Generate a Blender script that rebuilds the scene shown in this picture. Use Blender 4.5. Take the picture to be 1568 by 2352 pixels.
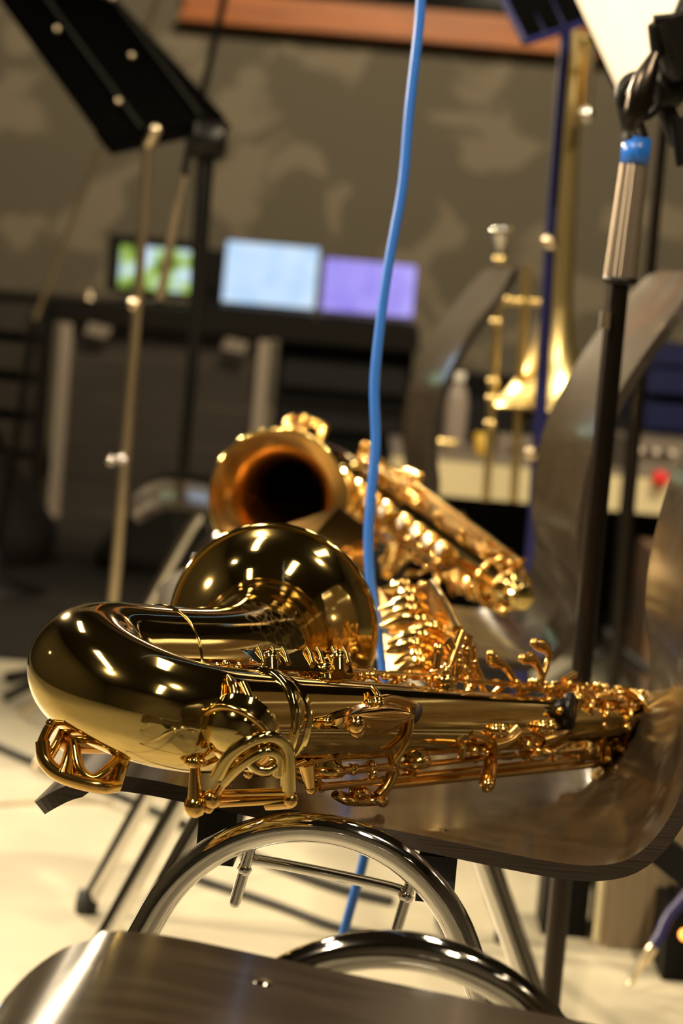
import bpy, math, random
from mathutils import Vector, Matrix
random.seed(7)
C = bpy.context.scene.collection
for o in list(bpy.data.objects): bpy.data.objects.remove(o)
V = Vector
PI = math.pi

# ------------------------------------------------------------------ camera
F_PX, CX, CY = 5227.0, 784.0, 1176.0
CAM = V((0, 0, 0.84)); PITCH = math.radians(5.73); ROLL = math.radians(5.0)
cd = bpy.data.cameras.new('camera'); cam = bpy.data.objects.new('camera', cd); C.objects.link(cam)
cd.sensor_fit = 'HORIZONTAL'; cd.sensor_width = 15.0; cd.lens = 50.0
cd.clip_start = 0.05
cam.matrix_world = Matrix.Translation(CAM) @ Matrix.Rotation(PI/2 - PITCH, 4, 'X') @ Matrix.Rotation(ROLL, 4, 'Z')
cd.dof.use_dof = True; cd.dof.focus_distance = 1.60; cd.dof.aperture_fstop = 4.0
sc = bpy.context.scene; sc.camera = cam

# ------------------------------------------------------------------ world, lights, exposure
w = bpy.data.worlds.new('world'); sc.world = w; w.use_nodes = True
w.node_tree.nodes['Background'].inputs[0].default_value = (1.0, 0.86, 0.65, 1)
w.node_tree.nodes['Background'].inputs[1].default_value = 0.03
sc.view_settings.view_transform = 'Standard'; sc.view_settings.look = 'None'
sc.view_settings.gamma = 1.0; sc.view_settings.exposure = 1.0
sc.view_settings.use_curve_mapping = False
WARM = (1.0, 0.80, 0.52)
def spot(loc, target, energy, size=60, radius=0.06, col=WARM, blend=0.6):
    d = bpy.data.lights.new('stage_spot', 'SPOT'); d.energy = energy; d.spot_size = math.radians(size)
    d.spot_blend = blend; d.shadow_soft_size = radius; d.color = col
    o = bpy.data.objects.new('stage_spot', d); C.objects.link(o); o.location = loc
    o.rotation_euler = (V(target) - V(loc)).to_track_quat('-Z', 'Y').to_euler()
    return o
spot((-1.6, -0.2, 3.3), (-0.05, 2.0, 0.5), 230, 32, 0.05)
spot((-3.3, 3.1, 1.75), (0.4, 2.55, 0.62), 420, 34, 0.10)
spot((-2.0, 6.4, 2.3), (0.1, 1.9, 0.5), 520, 46, 0.12)
spot((-2.6, 2.6, 3.3), (-0.7, 3.4, 0.2), 110, 60, 0.06)
spot((1.3, 0.2, 3.3), (0.5, 2.6, 0.8), 140, 55, 0.06)
spot((0.3, 5.2, 3.3), (0.2, 8.8, 1.5), 300, 95, 0.15)
spot((1.4, 3.0, 3.3), (0.5, 3.9, 0.8), 220, 50, 0.06)

# ------------------------------------------------------------------ pixel <-> world helpers (true depth d = world Y)
FWD = V((0, math.cos(PITCH), -math.sin(PITCH))); UPV = V((0, math.sin(PITCH), math.cos(PITCH)))
cr, sr = math.cos(ROLL), math.sin(ROLL)
def ray(px, py):
    dx, dy = px - CX, py - CY
    x = dx*cr + dy*sr; y = -dx*sr + dy*cr
    return V((x/F_PX, 0, 0)) + UPV*(-y/F_PX) + FWD
def P(px, py, d):
    r = ray(px, py); return CAM + r*(d/r.y)
def PZ(px, py, z):
    r = ray(px, py); return CAM + r*((z - CAM.z)/r.z)
def proj(p):
    q = V(p) - CAM; z = q.dot(FWD); x = q.x/z*F_PX; y = -q.dot(UPV)/z*F_PX
    return (CX + x*cr - y*sr, CY + x*sr + y*cr)

# ------------------------------------------------------------------ materials
def mat(name, col, rough=0.5, metal=0.0, coat=0.0, emit=None, estr=0.0, spec=0.5):
    m = bpy.data.materials.new(name); m.use_nodes = True
    b = m.node_tree.nodes['Principled BSDF']
    b.inputs['Base Color'].default_value = (*col, 1); b.inputs['Roughness'].default_value = rough
    b.inputs['Metallic'].default_value = metal; b.inputs['Coat Weight'].default_value = coat
    b.inputs['Coat Roughness'].default_value = 0.08
    b.inputs['Specular IOR Level'].default_value = spec
    if emit:
        b.inputs['Emission Color'].default_value = (*emit, 1); b.inputs['Emission Strength'].default_value = estr
    return m
def noise_col(m, c1, c2, scale=5, lo=0.4, hi=0.6, detail=3, rough=None, stretch=None, bump=0.0, dist=0.0):
    nt = m.node_tree; b = nt.nodes['Principled BSDF']
    tc = nt.nodes.new('ShaderNodeTexCoord'); mp = nt.nodes.new('ShaderNodeMapping')
    n = nt.nodes.new('ShaderNodeTexNoise'); r = nt.nodes.new('ShaderNodeValToRGB')
    n.inputs['Scale'].default_value = scale; n.inputs['Detail'].default_value = detail
    n.inputs['Distortion'].default_value = dist
    if stretch: mp.inputs['Scale'].default_value = stretch
    nt.links.new(tc.outputs['Object'], mp.inputs['Vector']); nt.links.new(mp.outputs[0], n.inputs['Vector'])
    nt.links.new(n.outputs['Fac'], r.inputs[0])
    r.color_ramp.elements[0].position = lo; r.color_ramp.elements[0].color = (*c1, 1)
    r.color_ramp.elements[1].position = hi; r.color_ramp.elements[1].color = (*c2, 1)
    nt.links.new(r.outputs[0], b.inputs['Base Color'])
    if bump:
        bp = nt.nodes.new('ShaderNodeBump'); bp.inputs['Strength'].default_value = bump; bp.inputs['Distance'].default_value = 0.002
        nt.links.new(n.outputs['Fac'], bp.inputs['Height']); nt.links.new(bp.outputs[0], b.inputs['Normal'])
    return m
M = {}
M['gold'] = mat('gold_lacquer', (0.80, 0.60, 0.23), 0.07, 1.0)
M['gold_key'] = mat('gold_keywork', (0.88, 0.55, 0.17), 0.13, 1.0)
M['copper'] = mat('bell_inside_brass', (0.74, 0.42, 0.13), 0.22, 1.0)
M['trombone'] = mat('yellow_brass', (0.95, 0.75, 0.34), 0.32, 1.0)
M['chrome'] = mat('chrome', (0.78, 0.75, 0.72), 0.06, 1.0)
M['steel'] = mat('brushed_steel', (0.78, 0.66, 0.48), 0.28, 1.0)
M['black_matte'] = mat('matt_black_sheet', (0.0008, 0.0008, 0.0008), 0.8, spec=0.02)
M['dark_chrome'] = mat('dark_tube', (0.055, 0.046, 0.040), 0.28, 1.0)
M['black_metal'] = mat('black_lacquer_metal', (0.004, 0.004, 0.004), 0.42, 0.0, spec=0.3)
M['grip_metal'] = mat('dark_chrome_grip', (0.52, 0.44, 0.36), 0.33, 1.0)
M['black_plastic'] = mat('black_plastic', (0.004, 0.004, 0.004), 0.35, spec=0.35)
M['rubber'] = mat('black_rubber', (0.012, 0.012, 0.012), 0.7)
M['ply'] = noise_col(mat('dark_laminated_plywood', (0.1, 0.06, 0.03), 0.19, 0.0, 0.35), (0.032, 0.023, 0.014), (0.060, 0.044, 0.028), 6, 0.35, 0.7, 6, stretch=(1.2, 14, 14))
M['ply_edge'] = noise_col(mat('plywood_edge', (0.05, 0.03, 0.02), 0.5), (0.008, 0.005, 0.003), (0.034, 0.022, 0.014), 5, 0.35, 0.65, 4, stretch=(3, 3, 260))
M['blue_cable'] = mat('blue_rubber', (0.035, 0.17, 0.68), 0.35)
M['blue_tape'] = mat('blue_tape', (0.02, 0.16, 0.72), 0.3)
M['navy_metal'] = mat('navy_metal', (0.012, 0.014, 0.10), 0.35)
M['pearl'] = mat('pearl', (0.85, 0.82, 0.74), 0.2)
M['cork'] = mat('cork', (0.03, 0.02, 0.012), 0.7)
M['wall'] = noise_col(mat('painted_wall', (0.1, 0.09, 0.06), 0.8), (0.105, 0.092, 0.066), (0.185, 0.158, 0.115), 3.3, 0.54, 0.60, 2.0, stretch=(1, 1, 1.1), dist=0.5)
M['wall_plain'] = mat('painted_wall_plain', (0.12, 0.105, 0.075), 0.8)
M['ceiling'] = mat('ceiling_paint', (0.03, 0.027, 0.022), 0.9)
M['floor'] = noise_col(mat('beige_linoleum', (0.6, 0.5, 0.4), 0.45), (0.44, 0.405, 0.31), (0.51, 0.475, 0.365), 9, 0.3, 0.7, 5)
M['wood_frame'] = noise_col(mat('orange_wood', (0.4, 0.15, 0.04), 0.4), (0.28, 0.072, 0.005), (0.43, 0.125, 0.010), 3, 0.35, 0.65, 5, stretch=(1, 8, 12))
M['dark_glass'] = mat('dark_window_glass', (0.008, 0.008, 0.006), 0.08)
M['brown_board'] = noise_col(mat('brown_board', (0.05, 0.04, 0.03), 0.6), (0.017, 0.012, 0.009), (0.027, 0.020, 0.015), 4, 0.3, 0.7, 4, stretch=(1, 8, 12))
M['slat'] = noise_col(mat('dark_slat', (0.05, 0.04, 0.03), 0.6), (0.012, 0.010, 0.007), (0.050, 0.039, 0.027), 1.6, 0.35, 0.65, 3)
M['alu'] = mat('pale_metal_post', (0.34, 0.29, 0.24), 0.45, 0.3)
M['table_top'] = mat('dark_table_top', (0.005, 0.004, 0.003), 0.45, spec=0.25)
M['black_case'] = mat('black_case', (0.0025, 0.0025, 0.0025), 0.6, spec=0.15)
M['dark_grey'] = mat('dark_grey_panel', (0.010, 0.010, 0.011), 0.55, spec=0.25)
M['cream'] = mat('cream_laminate', (0.66, 0.58, 0.36), 0.5)
M['blue_case'] = mat('blue_case', (0.018, 0.030, 0.17), 0.45)
M['grey_panel'] = mat('grey_panel', (0.20, 0.17, 0.14), 0.55)
M['red'] = mat('red_plastic', (0.75, 0.01, 0.012), 0.35)
M['paper'] = mat('cream_paper', (0.80, 0.72, 0.62), 0.7)
M['carton'] = noise_col(mat('carton', (0.2, 0.1, 0.05), 0.8), (0.17, 0.085, 0.04), (0.11, 0.10, 0.095), 14, 0.42, 0.6, 3)
M['beige_cloth'] = mat('beige_fabric', (0.36, 0.28, 0.18), 0.9)
M['yellow'] = mat('yellow_plastic', (0.65, 0.42, 0.06), 0.4)
M['bottle'] = mat('pinkish_bottle', (0.32, 0.27, 0.24), 0.15)
M['brown_bag'] = noise_col(mat('dark_brown_bag', (0.02, 0.016, 0.012), 0.8), (0.004, 0.003, 0.002), (0.013, 0.010, 0.007), 5, 0.35, 0.65)
M['lamp'] = mat('added_lamp_glow', (1, 0.9, 0.7), 0.5, emit=(1.0, 0.84, 0.58), estr=9.0)  # glow of the added, unseen ceiling lamps
M['orange_led'] = mat('orange_pilot_light', (1, 0.3, 0.05), 0.4, emit=(1.0, 0.35, 0.06), estr=2.0)

def engraved():
    m = mat('gold_engraved', (0.80, 0.60, 0.23), 0.07, 1.0); nt = m.node_tree; b = nt.nodes['Principled BSDF']
    tc = nt.nodes.new('ShaderNodeTexCoord'); wv = nt.nodes.new('ShaderNodeTexVoronoi'); wv.feature = 'DISTANCE_TO_EDGE'; wv.inputs['Scale'].default_value = 95
    ds_ = nt.nodes.new('ShaderNodeVectorMath'); ds_.operation = 'DISTANCE'; ds_.inputs[1].default_value = (.115, .085, .030)
    lt = nt.nodes.new('ShaderNodeMath'); lt.operation = 'LESS_THAN'; lt.inputs[1].default_value = .06
    l2 = nt.nodes.new('ShaderNodeMath'); l2.operation = 'LESS_THAN'; l2.inputs[1].default_value = .045
    ml = nt.nodes.new('ShaderNodeMath'); ml.operation = 'MULTIPLY'; ma = nt.nodes.new('ShaderNodeMath'); ma.operation = 'MULTIPLY_ADD'; ma.inputs[1].default_value = .14; ma.inputs[2].default_value = .07
    nt.links.new(tc.outputs['Object'], wv.inputs['Vector']); nt.links.new(tc.outputs['Object'], ds_.inputs[0])
    nt.links.new(wv.outputs['Distance'], lt.inputs[0]); nt.links.new(ds_.outputs['Value'], l2.inputs[0])
    nt.links.new(lt.outputs[0], ml.inputs[0]); nt.links.new(l2.outputs[0], ml.inputs[1]); nt.links.new(ml.outputs[0], ma.inputs[0]); nt.links.new(ma.outputs[0], b.inputs['Roughness'])
    return m
M['gold_engraved'] = engraved()

# ------------------------------------------------------------------ mesh builder
class MB:
    def __init__(s): s.v = []; s.f = []; s.sm = []; s.mi = []
    def add(s, verts, faces, smooth=True, mi=0):
        b = len(s.v); s.v += [tuple(p) for p in verts]
        for f in faces: s.f.append([i + b for i in f]); s.sm.append(smooth); s.mi.append(mi)
        return s
    def build(s, name, m, parent=None, kind=None):
        me = bpy.data.meshes.new(name); me.from_pydata(s.v, [], s.f); me.validate()
        me.polygons.foreach_set('use_smooth', s.sm[:len(me.polygons)])
        ms = m if isinstance(m, (list, tuple)) else [m]
        for k in ms: me.materials.append(M[k])
        if len(ms) > 1: me.polygons.foreach_set('material_index', s.mi[:len(me.polygons)])
        me.update()
        o = bpy.data.objects.new(name, me); C.objects.link(o)
        if parent: o.parent = parent
        if kind: o['kind'] = kind
        return o
    def box(s, c, size, R=None, mi=0):
        c = V(c); hx, hy, hz = [k/2 for k in size]
        vs = [V((sx*hx, sy*hy, sz*hz)) for sz in (-1, 1) for sy in (-1, 1) for sx in (-1, 1)]
        if R is not None: vs = [R @ p for p in vs]
        vs = [p + c for p in vs]
        s.add(vs, [(0, 2, 3, 1), (4, 5, 7, 6), (0, 1, 5, 4), (2, 6, 7, 3), (0, 4, 6, 2), (1, 3, 7, 5)], False, mi)
        return s
    def bar(s, a, b, wx, wz, up=(0, 0, 1)):
        a, b = V(a), V(b); y = (b - a); L = y.length; y.normalize(); x = y.cross(V(up))
        if x.length < 1e-5: x = V((1, 0, 0))
        x.normalize(); z = x.cross(y)
        R = Matrix((x, y, z)).transposed()
        return s.box((a + b)/2, (wx, L, wz), R)
    def prism(s, pts, off, mi=0):
        n = len(pts); pts = [V(p) for p in pts]; off = V(off)
        vs = pts + [p + off for p in pts]
        fs = [list(range(n))[::-1], [i + n for i in range(n)]]
        for i in range(n): j = (i + 1) % n; fs.append([i, j, j + n, i + n])
        return s.add(vs, fs, False, mi)
    def sweep(s, pts, radii, n=12, cap=True, ell=(1, 1), ref=None, closed=False, mi=0):
        pts = [V(p) for p in pts]; m = len(pts)
        if not hasattr(radii, '__len__'): radii = [radii]*m
        T = []
        for i in range(m):
            if closed: t = pts[(i + 1) % m] - pts[i - 1]
            else: t = pts[min(i + 1, m - 1)] - pts[max(i - 1, 0)]
            T.append(t.normalized() if t.length > 1e-9 else V((0, 0, 1)))
        r = V(ref) if ref is not None else (V((0, 0, 1)) if abs(T[0].z) < 0.9 else V((1, 0, 0)))
        x = (r - T[0]*r.dot(T[0])).normalized(); vs = []
        for i in range(m):
            x = (x - T[i]*x.dot(T[i])).normalized(); y = T[i].cross(x)
            for k in range(n):
                a = 2*PI*k/n; vs.append(pts[i] + x*(math.cos(a)*radii[i]*ell[0]) + y*(math.sin(a)*radii[i]*ell[1]))
        fs = []
        for i in range(m if closed else m - 1):
            i2 = (i + 1) % m
            for k in range(n):
                k2 = (k + 1) % n; fs.append((i*n + k, i*n + k2, i2*n + k2, i2*n + k))
        s.add(vs, fs, True, mi)
        if cap and not closed:
            s.add(vs[:n], [list(range(n))[::-1]], False, mi); s.add(vs[-n:], [list(range(n))], False, mi)
        return s
    def tube(s, a, b, r, n=10, r2=None): return s.sweep([a, b], [r, r if r2 is None else r2], n)
    def lathe(s, o, axis, prof, n=24, mi=0):
        o = V(o); ax = V(axis).normalized(); r = V((0, 0, 1)) if abs(ax.z) < 0.9 else V((1, 0, 0))
        x = (r - ax*r.dot(ax)).normalized(); y = ax.cross(x); vs = []
        for (rr, h) in prof:
            for k in range(n):
                a = 2*PI*k/n; vs.append(o + ax*h + x*(math.cos(a)*rr) + y*(math.sin(a)*rr))
        fs = [(i*n + k, i*n + (k + 1) % n, (i + 1)*n + (k + 1) % n, (i + 1)*n + k) for i in range(len(prof) - 1) for k in range(n)]
        return s.add(vs, fs, True, mi)
    def ball(s, c, r, n=10, sc=(1, 1, 1)):
        c = V(c); vs = []; m = max(4, n//2)
        for i in range(m + 1):
            t = PI*i/m
            for k in range(n):
                a = 2*PI*k/n
                vs.append(c + V((math.sin(t)*math.cos(a)*r*sc[0], math.sin(t)*math.sin(a)*r*sc[1], math.cos(t)*r*sc[2])))
        return s.add(vs, [(i*n + k, i*n + (k + 1) % n, (i + 1)*n + (k + 1) % n, (i + 1)*n + k) for i in range(m) for k in range(n)], True)
    def ring(s, c, axis, R, r, n=28, k=8):
        c = V(c); ax = V(axis).normalized(); q = V((0, 0, 1)) if abs(ax.z) < 0.9 else V((1, 0, 0))
        x = (q - ax*q.dot(ax)).normalized(); y = ax.cross(x)
        return s.sweep([c + x*(R*math.cos(2*PI*i/n)) + y*(R*math.sin(2*PI*i/n)) for i in range(n)], r, k, closed=True)
def cat(pts, k=6):
    pts = [V(p) for p in pts]; out = []
    Q = [pts[0]*2 - pts[1]] + pts + [pts[-1]*2 - pts[-2]]
    for i in range(1, len(Q) - 2):
        p0, p1, p2, p3 = Q[i - 1], Q[i], Q[i + 1], Q[i + 2]
        for j in range(k):
            t = j/k
            out.append(0.5*((2*p1) + (p2 - p0)*t + (2*p0 - 5*p1 + 4*p2 - p3)*t*t + (3*p1 - p0 - 3*p2 + p3)*t**3))
    out.append(pts[-1]); return out
def lerp_list(vals, n):
    out = []
    for i in range(n):
        t = i/(n - 1)*(len(vals) - 1); k = min(int(t), len(vals) - 2); out.append(vals[k] + (vals[k + 1] - vals[k])*(t - k))
    return out
def tag(o, label, catg, group=None):
    o['label'] = label; o['category'] = catg
    if group: o['group'] = group
    return o
def thing(name, label, catg, loc=(0, 0, 0), rz=0.0, group=None):
    o = bpy.data.objects.new(name, None); C.objects.link(o); o.empty_display_size = 0.05
    o.location = loc; o.rotation_euler = (0, 0, rz); return tag(o, label, catg, group)
def copy_tree(o, parent=None):
    c = o.copy(); C.objects.link(c); c.parent = parent
    for ch in list(o.children): copy_tree(ch, c)
    return c
def rel(root):      # world point -> local coordinates of an unrotated thing
    L = V(root.location)
    return lambda p: V(p) - L

# ================================================================== THE ROOM
Y1 = 8.8; X0, X1, YB, H = -3.6, 3.6, -3.0, 3.5
def struct(name, b, m): o = b.build(name, m); o['kind'] = 'structure'; return o
struct('floor', MB().box(((X0 + X1)/2, (Y1 + YB)/2, -0.05), (X1 - X0 + 0.4, Y1 - YB + 0.4, 0.1)), 'floor')
struct('ceiling', MB().box(((X0 + X1)/2, (Y1 + YB)/2, H + 0.05), (X1 - X0 + 0.4, Y1 - YB + 0.4, 0.1)), 'ceiling')
struct('wall_back', MB().box(((X0 + X1)/2, Y1 + 0.1, H/2), (X1 - X0 + 0.4, 0.2, H)), 'wall')
struct('wall_front', MB().box(((X0 + X1)/2, YB - 0.1, H/2), (X1 - X0 + 0.4, 0.2, H)), 'wall_plain')
struct('wall_left', MB().box((X0 - 0.1, (Y1 + YB)/2, H/2), (0.2, Y1 - YB, H)), 'wall_plain')
struct('wall_right', MB().box((X1 + 0.1, (Y1 + YB)/2, H/2), (0.2, Y1 - YB, H)), 'wall_plain')
# control-room window in the back wall
wx0, wx1, wz0, wz1 = -0.76, 1.62, 1.765, 3.30
win = bpy.data.objects.new('window_1', None); C.objects.link(win); win['kind'] = 'structure'; win.location = ((wx0 + wx1)/2, Y1, wz0)
wl = rel(win); fw = 0.125
for (a, b, nm) in (((wx0, wz0), (wx1, wz0 + fw), 'bottom_rail'), ((wx0, wz1 - fw), (wx1, wz1), 'top_rail'), ((wx0, wz0 + fw), (wx0 + fw, wz1 - fw), 'stile'), ((wx1 - fw, wz0 + fw), (wx1, wz1 - fw), 'stile')):
    MB().box(wl(((a[0] + b[0])/2, Y1 - 0.035, (a[1] + b[1])/2)), (b[0] - a[0], 0.07, b[1] - a[1])).build(nm, 'wood_frame', win)
MB().box(wl(((wx0 + wx1)/2, Y1 - 0.01, (wz0 + wz1)/2)), (wx1 - wx0 - 2*fw, 0.012, wz1 - wz0 - 2*fw)).build('pane', 'dark_glass', win)
MB().box(wl(((wx0 + wx1)/2, Y1 - 0.085, wz0 + 0.02)), (wx1 - wx0 + 0.02, 0.05, 0.03)).build('sill_bead', 'wood_frame', win)
# glowing ceiling lamps, unseen, added for broad reflections in the gold
def added_ceiling_light(x, y, lx, ly, label):
    t = thing('added_ceiling_light', label, 'added ceiling light', (x, y, H), 0, 'added unseen ceiling lamps')
    MB().box((0, 0, -0.03), (lx + 0.06, ly + 0.06, 0.06)).build('housing', 'black_metal', t)
    MB().box((0, 0, -0.065), (lx, ly, 0.012)).build('diffuser', 'lamp', t)
added_ceiling_light(-1.5, 0.9, 0.25, 1.6, 'added unseen long warm ceiling lamp above the left of the chair row')
added_ceiling_light(0.6, 2.6, 0.25, 1.6, 'added unseen long warm ceiling lamp above the chairs and microphone stand')
added_ceiling_light(-1.6, 4.4, 0.25, 1.6, 'added unseen long warm ceiling lamp above the music stands')
added_ceiling_light(0.9, -1.2, 0.25, 1.6, 'added unseen long warm ceiling lamp behind the camera')

# ================================================================== PLYWOOD CHAIRS
PROFILE = [(-.213, .436), (-.200, .448), (-.183, .459), (-.16, .4650), (-.13, .4650), (-.09, .4610), (-.04, .4552), (.02, .449), (.08, .4430), (.14, .4365), (.18, .4335), (.207, .4350), (.228, .442), (.245, .458), (.258, .481), (.265, .505), (.265, .535), (.2595, .562), (.256, .588), (.256, .622), (.260, .66), (.269, .70), (.285, .74), (.305, .78), (.329, .82), (.355, .86), (.373, .888)]
def dense_profile():
    pts = cat([(x, 0, z) for x, z in PROFILE], 3); return pts
def make_chair():
    root = thing('plywood_chair', '', 'chair')
    pts = dense_profile(); m = len(pts); T = []
    for i in range(m): T.append((pts[min(i + 1, m - 1)] - pts[max(i - 1, 0)]).normalized())
    N = [V((-t.z, 0, t.x)) for t in T]          # upper / front side
    S = [0.0]
    for i in range(1, m): S.append(S[-1] + (pts[i] - pts[i - 1]).length)
    L = S[-1]; hw0 = 0.20; th = 0.0115
    def hw(s):
        h = hw0
        r = 0.035                                 # front corners
        if s < r: h -= r - math.sqrt(max(0, r*r - (r - s)**2))
        r = 0.09                                  # top corners of the backrest
        if L - s < r: h -= (r - math.sqrt(max(0, r*r - (r - (L - s))**2)))*0.9
        if s > 0.42: h -= 0.012*min(1, (s - 0.42)/0.12)
        return h
    nt = 14; top = []; bot = []
    for i in range(m):
        h = hw(S[i])
        for k in range(nt + 1):
            t = -1 + 2*k/nt
            dish = 0.006*(t*t)*(1 if 0.05 < S[i] < L else 0.4)
            p = pts[i] + V((0, t*h, 0)) + N[i]*dish
            top.append(p); bot.append(p - N[i]*th)
    n1 = nt + 1; b = MB(); nv = len(top); q = []
    for i in range(m - 1):
        for k in range(nt):
            a = i*n1 + k; q.append((a, a + n1, a + n1 + 1, a + 1))
    b.add(top, q, True, 0); b.add(bot, [f[::-1] for f in q], True, 0)
    loop = [k for k in range(n1)] + [i*n1 + nt for i in range(1, m)] + [(m - 1)*n1 + k for k in range(nt - 1, -1, -1)] + [i*n1 for i in range(m - 2, 0, -1)]
    nl = len(loop); ev = [top[i] for i in loop] + [bot[i] for i in loop]
    b.add(ev, [(i, (i + 1) % nl, (i + 1) % nl + nl, i + nl) for i in range(nl)], False, 1)
    b.build('shell', ['ply', 'ply_edge'], root)
    R, cz, ang, tr = 0.122, 0.329, math.radians(66), 0.011
    for sy in (-1, 1):
        y = sy*0.214
        arc = [V((R*math.sin(a), y, cz + R*math.cos(a))) for a in [(-ang + 2*ang*i/28) for i in range(29)]]
        e0 = arc[0]; k = e0.z - 0.012
        leg = lambda sg: V((sg*(R*math.sin(ang) + k*math.tan(PI/2 - ang)), y, 0.012))
        b = MB(); b.sweep([leg(-1)] + arc + [leg(1)], tr, 16); fr = b.build('side_frame', 'chrome', root)
        for sg in (-1, 1):
            p = leg(sg); MB().lathe((p.x, p.y, 0), (0, 0, 1), [(0.0, 0), (0.014, 0), (0.015, 0.01), (0.012, 0.03), (0.0, 0.03)], 12).build('rubber_foot', 'rubber', fr)
        # wire rack hanging inside the arch
        b = MB(); yy = y
        for sx in (-0.052, 0.066):
            ztop = cz + math.sqrt(R*R - sx*sx) - 0.004
            b.sweep(cat([(sx + 0.006, yy, ztop), (sx + 0.002, yy, ztop - 0.02), (sx - 0.003, yy, ztop - 0.045)], 4), 0.0042, 8)
            b.ball((sx - 0.003, yy, ztop - 0.045), 0.0042, 8); b.ball((sx + 0.002, yy, ztop - 0.02), 0.0055, 8)
        b.sweep(cat([(-0.050, yy, cz + 0.090), (-0.040, yy - sy*0.004, cz + 0.093), (0.055, yy - sy*0.004, cz + 0.083), (0.066, yy, cz + 0.078)], 5), 0.0042, 8)
        b.build('wire_link', 'chrome', root)
    for x, z in ((-0.075, 0.4445), (0.088, 0.4265)):
        zz = cz + math.sqrt(R*R - x*x)
        MB().sweep(cat([(x, -0.214, zz), (x, -0.17, zz - 0.012), (x, -0.1, zz - 0.016), (x, 0.1, zz - 0.016), (x, 0.17, zz - 0.012), (x, 0.214, zz)], 4), 0.008, 10).build('cross_bar', 'chrome', root)
        for sy in (-1, 1):
            yb = sy*0.160; zs = 0.4600 if x < 0 else 0.4424
            MB().box((x, yb, (zz - 0.016 + zs - 0.0115)/2), (0.028, 0.05, max(0.006, zs - 0.0105 - (zz - 0.016)))).build('spacer_block', 'rubber', root)
            MB().lathe((x, yb - sy*0.0, zs + 0.0005), (0, 0, 1), [(0.0075, 0), (0.0072, 0.0015), (0.005, 0.003), (0.0, 0.0036)], 14).build('bolt_head', 'chrome', root)
    return root
chair = make_chair()
spots_ = [((0.014, 1.815, 0), -3.0, 'dark plywood chair with chrome legs, carrying the sharp front saxophone'),
          ((0.046, 1.03, 0), -3.0, 'nearest dark plywood chair, cut off at the bottom edge, empty seat'),
          ((0.002, 2.69, 0), 3.5, 'plywood chair behind the microphone stand, carrying the blurred saxophone with open bell'),
          ((-0.135, 3.80, 0), 6.0, 'farthest plywood chair, blurred grey backrest between blue cable and trombone')]
for i, (l, a, lab) in enumerate(spots_):
    c = chair if i == 0 else copy_tree(chair)
    c.location = l; c.rotation_euler = (0, 0, math.radians(a)); c['label'] = lab; c['group'] = 'plywood chairs in the row'
    if i == 1:
        fr_ = [k for k in c.children if k.name.startswith('side_frame')][1]; fr_.scale.z = 1.028; fr_.location.y = .03

# ================================================================== SAXOPHONE
SF = P(600, 1640, 1.575); ST = P(1500, 1652, 2.02)
U = (ST - SF).normalized(); LB = 0.55
vh = V((-U.y, U.x, 0)).normalized(); vd = vh*0.102 + V((0, 0, 0.022))
Vv = (vd - U*vd.dot(U)).normalized(); W = U.cross(Vv).normalized()
MS = Matrix.Translation(SF) @ Matrix((U, Vv, W)).transposed().to_4x4(); MSI = MS.inverted()
def AX(u): return SF + U*u
def K(px, py, off=0.0):                 # photo point at the body's depth (moved towards the viewer by off) -> sax coordinates
    if off >= .02: off *= 1.6 if px < 1000 else (1.85 if px < 1281 else 1.2)
    lo, hi = -0.3, 0.9
    for _ in range(40):
        mid = (lo + hi)/2
        if proj(AX(mid))[0] < px: lo = mid
        else: hi = mid
    return MSI @ P(px, py, AX(lo).y - off)
def KD(px, py, d): return MSI @ P(px, py, d)
DV = MSI.to_3x3() @ V((0, 1, 0)); UPL = MSI.to_3x3() @ V((0, 0, 1)); RTL = MSI.to_3x3() @ V((1, 0, 0))
def rad(u): return 0.0335 + (0.0155 - 0.0335)*max(0, min(1, u/LB))
sax = thing('saxophone', 'sharp gold saxophone lying on the plywood chair in front', 'saxophone', group='gold saxophones')
sax.matrix_world = Matrix.Translation((0, 0, -.004)) @ MS
g = lambda b, name, m='gold_key', par=None: b.build(name, m, par or sax)
# body
prof = [(rad(u), u) for u in [LB*i/30 for i in range(31)]]
g(MB().lathe((0, 0, 0), (1, 0, 0), [(0.0, 0)] + prof, 48), 'body_tube', 'gold')
g(MB().lathe((LB - 0.03, 0, 0), (1, 0, 0), [(rad(LB) + .001, 0), (rad(LB) + .004, .002), (rad(LB) + .004, .022), (rad(LB) + .001, .024), (.015, .03), (.015, .045), (.013, .048), (0, .0485)], 32), 'neck_socket', 'gold')
# bow
D30 = math.radians(30); sep = 0.105; leg = 0.052; Rb = sep/2; path = []; 
path += [V((-leg*i/6, 0, 0)) for i in range(6)]
path += [V((-leg - Rb*math.sin(a), Rb - Rb*math.cos(a), 0)) for a in [PI*i/26 for i in range(27)]]
path += [V((-leg + leg*i/6, sep, 0)) for i in range(1, 7)]
rr = [0.0345 + (0.0425 - 0.0345)*min(1, (i/(len(path) - 1))*1.15) + 0.0015*math.sin(PI*i/(len(path) - 1)) for i in range(len(path))]
g(MB().sweep(path, rr, 48, cap=False, ref=(0, 0, 1)), 'bow', 'gold')
g(MB().lathe((-0.006, 0, 0), (1, 0, 0), [(.034, -.002), (.0372, -.001), (.0378, .002), (.0372, .008), (.0365, .011), (.0335, .013)], 48), 'body_ferrule', 'gold')
g(MB().ring((0.0, sep, 0), (1, 0, 0), .0428, .0010, 48, 6), 'bell_ferrule', 'gold')
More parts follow.
